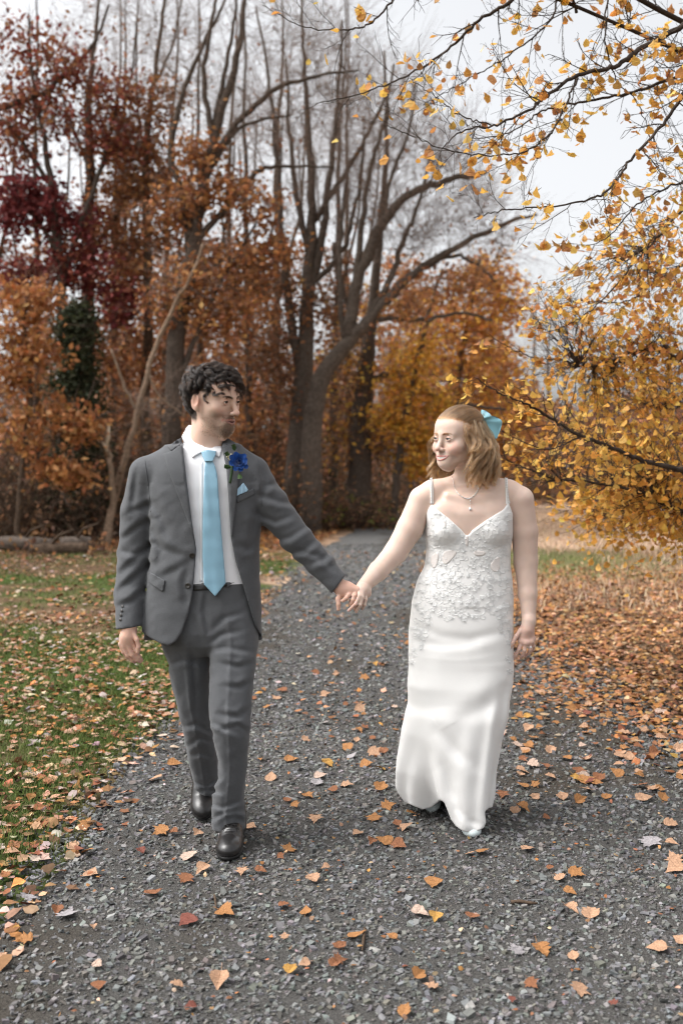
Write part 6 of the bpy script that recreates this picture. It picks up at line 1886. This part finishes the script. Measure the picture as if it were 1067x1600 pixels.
q = np.concatenate([a for a, _ in near_leaf]); sz = np.concatenate([np.full(len(a), s) for a, s in near_leaf]) * t.r.uniform(.7, 1.35, len(q))
n = len(q)
GOLD = [(.74, .43, .09), (.68, .37, .08), (.78, .50, .14), (.60, .30, .07), (.66, .42, .12)]
up = P(0, 300, 1)[2]
low = q[:, 2] < 2.1
cols = np.where(low[:, None], vary(GOLD, n, .18), vary(GOLD + ORANGE[:1] + TAN[:2], n, .2))
# hanging leaves: stalk up, blade turned any way
a = RNG.uniform(0, 2 * math.pi, n); b = RNG.normal(math.pi * .75, .5, n)
z = np.zeros(n)
Rz = np.stack((np.stack((np.cos(a), -np.sin(a), z), -1), np.stack((np.sin(a), np.cos(a), z), -1), np.stack((z, z, z + 1), -1)), 1)
Rx = np.stack((np.stack((z + 1, z, z), -1), np.stack((z, np.cos(b), -np.sin(b)), -1), np.stack((z, np.sin(b), np.cos(b)), -1)), 1)
root = t.build('overhanging_tree', 'tree with golden leaves and dark branches reaching in over the woman', 'tree', m_bark_near, twig_m=m_bark_near)
m_gold = mat('golden_leaf', attr=True, rough=.6, spec=.3, trans=.5, noise=(60, .2, 3))
Rm = Rz @ Rx
upx, upy = q[:, 0] / q[:, 1] * F + CX, (H - q[:, 2]) / q[:, 1] * F + HY
show = np.where((upx > 20) & (upx < 1060) & (upy > 5) & (upy < 900), sz / q[:, 1], 0)
big = np.argsort(-show)[:300]                      # the leaves that show largest are parts of their own
rest = np.ones(n, bool); rest[big] = False
V, T, C = shaped_leaves(q[rest], sz[rest] * .90, cols[rest], Rm[rest], [SIMPLE[i] for i in (0, 1, 2, 9, 10, 11)])
link('crown', np_mesh('crown', V, tris=T, cols=C, smooth=False), m_gold, root)['kind'] = 'stuff'
from mathutils import Matrix
one = {}
for i in big:
    k = (int(RNG.integers(0, 6)), int(RNG.integers(0, 6)))
    if k not in one:
        tv, tr = TEMPL[(0, 1, 2, 9, 10, 11)[k[0]]]
        one[k] = np_mesh('leaf', tv, tris=tr, cols=np.broadcast_to(vary((GOLD + TAN[:1])[k[1]], 1, .12), tv.shape), smooth=False); one[k].materials.append(m_gold)
    o = bpy.data.objects.new('leaf', one[k]); COL.objects.link(o); o.parent = root
    m4 = Matrix([[*(Rm[i][r_] * sz[i] * .92), q[i][r_]] for r_ in range(3)] + [[0, 0, 0, 1]])
    o.matrix_parent_inverse = Matrix.Translation(-root.location); o.matrix_basis = m4

# ================================================================== FALLEN LEAVES
def ground_Y(py): return H * F / (py - HY)
def litter(n, xf, yr, keepf, pal, smin_, smax_, tilt=.35, lift=.012):
    y = RNG.uniform(*yr, n); x = xf(y, RNG.uniform(0, 1, n))
    k = keepf(x, y) > RNG.uniform(0, 1, n); x, y = x[k], y[k]; m = len(x)
    s = RNG.uniform(smin_, smax_, m)
    return np.stack((x, y, lift + RNG.uniform(0, .012, m)), 1), s, vary(pal, m, .24) * SC_, rot_frames(m, tilt)
SC_ = .78
GL = [(.52, .37, .26), (.42, .25, .15), (.50, .33, .22), (.34, .17, .08), (.40, .18, .06), (.30, .12, .06), (.45, .36, .32), (.24, .10, .05)]
parts = []
lawnk = lambda x, y: (x > -y * .37 - 1.3) * smoothstep(.0, -.2, x - path_left(y)) * (.35 + .65 * smoothstep(-.3, .35, vnoise(x * .8, y * .8, 0 * x, 41)))
parts.append(litter(4200, lambda y, u: path_left(y) - u * 2.6, (2.9, 6), lawnk, GL, .022, .052, .4, .02))
parts.append(litter(6400, lambda y, u: path_left(y) - u * 3.9, (6, 10), lawnk, GL, .024, .055, .4, .02))
parts.append(litter(6000, lambda y, u: path_left(y) - u * 7.5, (10, 19.5), lawnk, GL, .035, .07, .4, .03))
edge = lambda x, y: (x > -y * .37 - .1) * smoothstep(.32, .0, np.abs(x - path_left(y) + .08))
parts.append(litter(2600, lambda y, u: path_left(y) - .45 + u * .8, (2.6, 12), edge, GL + BROWN, .022, .055, .4))
RL = [(.36, .17, .07), (.30, .13, .05), (.42, .22, .10), (.24, .10, .045), (.46, .29, .17), (.40, .20, .06), (.20, .09, .05)]
rk = lambda x, y: (x < y * .37 + 1.6) * smoothstep(-.75, .25, x - path_right(y) + .22 * (y - 5) + .35 * vnoise(x * 1.1, y * 1.1, 0 * x, 43)) * smoothstep(17, 12, y)
parts.append(litter(15500, lambda y, u: path_right(y) - 1.0 + u * 4.2, (4.4, 9), rk, RL, .024, .052, .45))
parts.append(litter(18000, lambda y, u: path_right(y) - .6 + u * 5.6, (9, 16), rk, RL, .03, .06, .45))
pk = lambda x, y: (np.abs(x) < y * .37 + .1) * smoothstep(4.0, 6.0, y) * smoothstep(.2, .5, .62 + .4 * vnoise(x * 1.3, y * 1.0, 0 * x, 44) + .12 * (x - .3))
parts.append(litter(950, lambda y, u: path_left(y) + u * (path_right(y) - path_left(y)), (5.2, 18), pk, RL + GL, .028, .055, .35, .026))
# small scraps of leaf and stalk among the stones
scr = litter(2600, lambda y, u: path_left(y) + u * (path_right(y) - path_left(y)), (2.3, 6.5), lambda x, y: (np.abs(x) < y * .38) * (.35 + .5 * vnoise(x * 1.7, y * 1.7, 0 * x, 45)), GL + RL + BROWN, .008, .018, .5, .022)
parts.append(scr)
VV, TT, CC, off = [], [], [], 0
for a in parts:
    V, T, C = shaped_leaves(*a, tmpl=SIMPLE if a[0][:, 1].mean() > 6 or a is scr else None)
    VV.append(V); TT.append(T + off); CC.append(C); off += len(V)
tag(link('leaf_litter', np_mesh('leaf_litter', np.concatenate(VV), tris=np.concatenate(TT), cols=np.concatenate(CC), smooth=False), m_litter), kind='stuff')
# woodland floor litter under the trees
n = 9000
px = RNG.uniform(-80, 640, n); y = RNG.uniform(18.5, 40, n)
x = (px - CX) * y / F; kk = x < path_left(y) - .25; x, y = x[kk], y[kk]; n = len(x)
V, T, C = quad_leaves(np.stack((x, y, RNG.uniform(.02, .10, n)), 1), RNG.uniform(.04, .08, n), vary(BROWN + TAN + RL, n, .2))
tag(link('wood_floor_leaves', np_mesh('wood_floor_leaves', V, tris=T, cols=C, smooth=False), m_leaf), kind='stuff')

# ------------------------------------------------------------------ the single leaves on the gravel
LC = {'orange': (.285, .135, .052), 'tan': (.36, .215, .135), 'brown': (.20, .085, .042), 'yellow': (.37, .205, .055), 'pale': (.41, .30, .24), 'grey': (.27, .25, .255), 'red': (.16, .055, .04)}
a7 = [(275, 85, 'orange', 40), (500, 122, 'orange', 46), (543, 122, 'brown', 30), (620, 125, 'tan', 34), (790, 107, 'tan', 36), (908, 175, 'orange', 40), (290, 252, 'tan', 44), (592, 203, 'pale', 56), (635, 242, 'tan', 44), (580, 277, 'brown', 44), (485, 315, 'brown', 48), (760, 252, 'tan', 34), (820, 248, 'brown', 34),
      (985, 277, 'tan', 48), (895, 358, 'brown', 34), (962, 378, 'orange', 34), (710, 380, 'orange', 58), (587, 408, 'red', 54), (70, 462, 'orange', 52), (52, 430, 'yellow', 24), (5, 520, 'tan', 34), (308, 548, 'pale', 34), (310, 615, 'brown', 42), (555, 612, 'tan', 40), (690, 602, 'tan', 58), (600, 685, 'red', 36),
      (918, 565, 'yellow', 44), (957, 548, 'tan', 32), (895, 458, 'tan', 26), (1058, 493, 'brown', 30), (1055, 545, 'brown', 40), (215, 377, 'grey', 58), (180, 370, 'brown', 36), (225, 160, 'tan', 44), (115, 155, 'orange', 36), (445, 180, 'red', 30), (930, 40, 'orange', 26), (905, 20, 'brown', 28), (972, 8, 'orange', 32), (990, 85, 'tan', 40),
      (885, 205, 'brown', 22), (90, 330, 'grey', 48), (295, 425, 'tan', 22), (1025, 242, 'tan', 30)]
a8 = [(155, 40, 'orange', 38), (108, 75, 'orange', 40), (55, 128, 'tan', 34), (140, 152, 'orange', 46), (185, 165, 'brown', 46), (100, 155, 'brown', 30), (205, 110, 'tan', 42), (225, 65, 'orange', 30), (178, 95, 'brown', 28), (585, 178, 'tan', 38), (440, 187, 'orange', 38), (410, 192, 'tan', 34), (290, 288, 'orange', 50), (250, 380, 'pale', 48),
      (298, 395, 'yellow', 42), (415, 392, 'brown', 46), (740, 258, 'orange', 46), (685, 267, 'tan', 38), (715, 315, 'orange', 36), (720, 370, 'tan', 46), (780, 380, 'tan', 58), (655, 238, 'brown', 22), (960, 163, 'grey', 58), (1040, 240, 'tan', 56), (1035, 203, 'tan', 44), (925, 250, 'brown', 24), (55, 450, 'orange', 50), (162, 457, 'orange', 32),
      (8, 483, 'brown', 34), (5, 530, 'brown', 38), (628, 498, 'orange', 58), (725, 517, 'tan', 36), (985, 492, 'tan', 54), (1055, 468, 'tan', 40), (250, 577, 'orange', 46), (280, 612, 'tan', 40), (600, 612, 'brown', 40), (745, 635, 'tan', 52), (845, 668, 'red', 28), (545, 495, 'grey', 46), (830, 10, 'orange', 34), (750, 22, 'orange', 36), (690, 10, 'tan', 36),
      (610, 12, 'tan', 28), (548, 55, 'tan', 32), (570, 48, 'orange', 40), (640, 78, 'brown', 22), (1005, 10, 'orange', 40), (945, 15, 'tan', 46), (1030, 97, 'tan', 40), (1030, 160, 'tan', 36), (535, 660, 'red', 24), (205, 690, 'orange', 44), (460, 30, 'orange', 36), (505, 8, 'brown', 34)]
hand = [(x / 2.013, 1250 + y / 2.013, c, s / 2.013) for x, y, c, s in a7] + [(530 + x / 1.987, 1250 + y / 1.987, c, s / 1.987) for x, y, c, s in a8]
names = list(LC)
while len(hand) < 300:      # the rest farther up the path and along its right side
    py = 1000 + 245 * random.random() ** .75
    Y = ground_Y(py); x = random.uniform(path_left(Y) + .1, min(path_right(Y) + .5, Y * .345))
    px = CX + x * F / Y
    if 600 < px < 800 and py > 1180 or 300 < px < 400 and py > 1180: continue
    if random.random() > .25 + .75 * min(1, max(0, (px - 420) / 400)): continue
    hand.append((px, py, random.choices(names, (26, 34, 22, 5, 10, 4, 3))[0], random.uniform(.032, .062) * F / Y))
mats_l = {k: mat(k + '_fallen_leaf', v, rough=.75, spec=.2, noise=(9, .28, 5), bump=(12, .3, .01)) for k, v in LC.items()}
shapes = [leaf_template(k, 300 + i, c) for i, (k, c) in enumerate((('oval', .2), ('oval', .35), ('maple', .3), ('oak', .3), ('oval', .5), ('maple', .15), ('oval', .28), ('oak', .45)))]
lm = {}
def zone(px, py):
    if py < 1250:
        if px < 470: return 'on the gravel behind the legs of the man'
        if px < 640: return 'on the gravel between the couple'
        if py > 1120: return 'on the gravel right of the white dress hem'
        return 'on the leaf strewn right side of the path'
    if py < 1370:
        if px < 180: return 'at the grassy left edge of the gravel'
        if px < 335: return 'on the gravel left of the black shoes'
        if px < 480: return 'on the gravel right of the black shoes'
        if px < 690: return 'on the gravel left of the woman\'s pale shoes'
        if px < 860: return 'on the gravel just right of the woman\'s front shoe'
        return 'on the dark dirt at the right edge'
    if py < 1480:
        if px < 230: return 'on the lower left gravel near the grass'
        if px < 480: return 'on the gravel in front of the black shoes'
        if px < 740: return 'on the gravel beside the two small twigs'
        return 'on the lower right gravel'
    if px < 270: return 'in the bottom left corner of the path'
    if px < 560: return 'at the bottom of the path left of the middle'
    if px < 820: return 'at the bottom of the path right of the middle'
    return 'in the bottom right corner of the path'
for px, py, c, s in hand:
    Y = ground_Y(py); k = (random.randrange(len(shapes)), c)
    if k not in lm:
        V, T = shapes[k[0]]
        me = np_mesh('fallen_leaf', V, tris=T, smooth=False); me.materials.append(mats_l[c]); lm[k] = me
    o = bpy.data.objects.new('fallen_leaf', lm[k]); COL.objects.link(o)
    x = (px - CX) * Y / F
    o.location = (x, Y, float(path_height(np.array(x), np.array(Y))) + .014)
    o.rotation_mode = 'ZXY'      # spin first, then the lean of the leaf on the stones
    o.rotation_euler = (random.gauss(.22, .2), random.gauss(0, .18), random.uniform(0, 6.28))
    sz = s * Y / F * 1.07; o.scale = (sz, sz, sz * random.uniform(.45, 1.0))
    kd = ('oval', 'oval', 'lobed', 'ragged', 'curled oval', 'flat lobed', 'oval', 'curled ragged')[k[0]]; rs = s * 682 / 1067; sw = 'small ' if rs < 15 else 'large ' if rs > 27 else ''
    tag(o, f'{sw}{kd} {c} leaf lying {zone(px, py)}', 'leaf', 'leaves fallen on the gravel path')
# sticks on the gravel
for (x0, y0, x1, y1, r, lab) in ((798, 1423, 840, 1425, .006, 'short brown twig lying level on the gravel below the woman'), (570, 1465, 566, 1500, .005, 'upright lying brown twig on the gravel low in the middle'), (335, 1412, 338, 1432, .004, 'thin dark twig lying on the gravel below the black shoes')):
    Y0, Y1 = ground_Y(y0), ground_Y(y1)
    a, b = P(x0, y0, Y0) + (0, 0, .028), P(x1, y1, Y1) + (0, 0, .028)
    tu = Tubes(6); tu.add(np.array((a, (a * 2 + b) / 3 + (0, .004, .002), (a + 2 * b) / 3, b)), (r, r * .95, r * .9, r * .5))
    tag(link('twig', tu.mesh('twig'), m_bark_brown), lab, 'twig', 'twigs on the gravel')
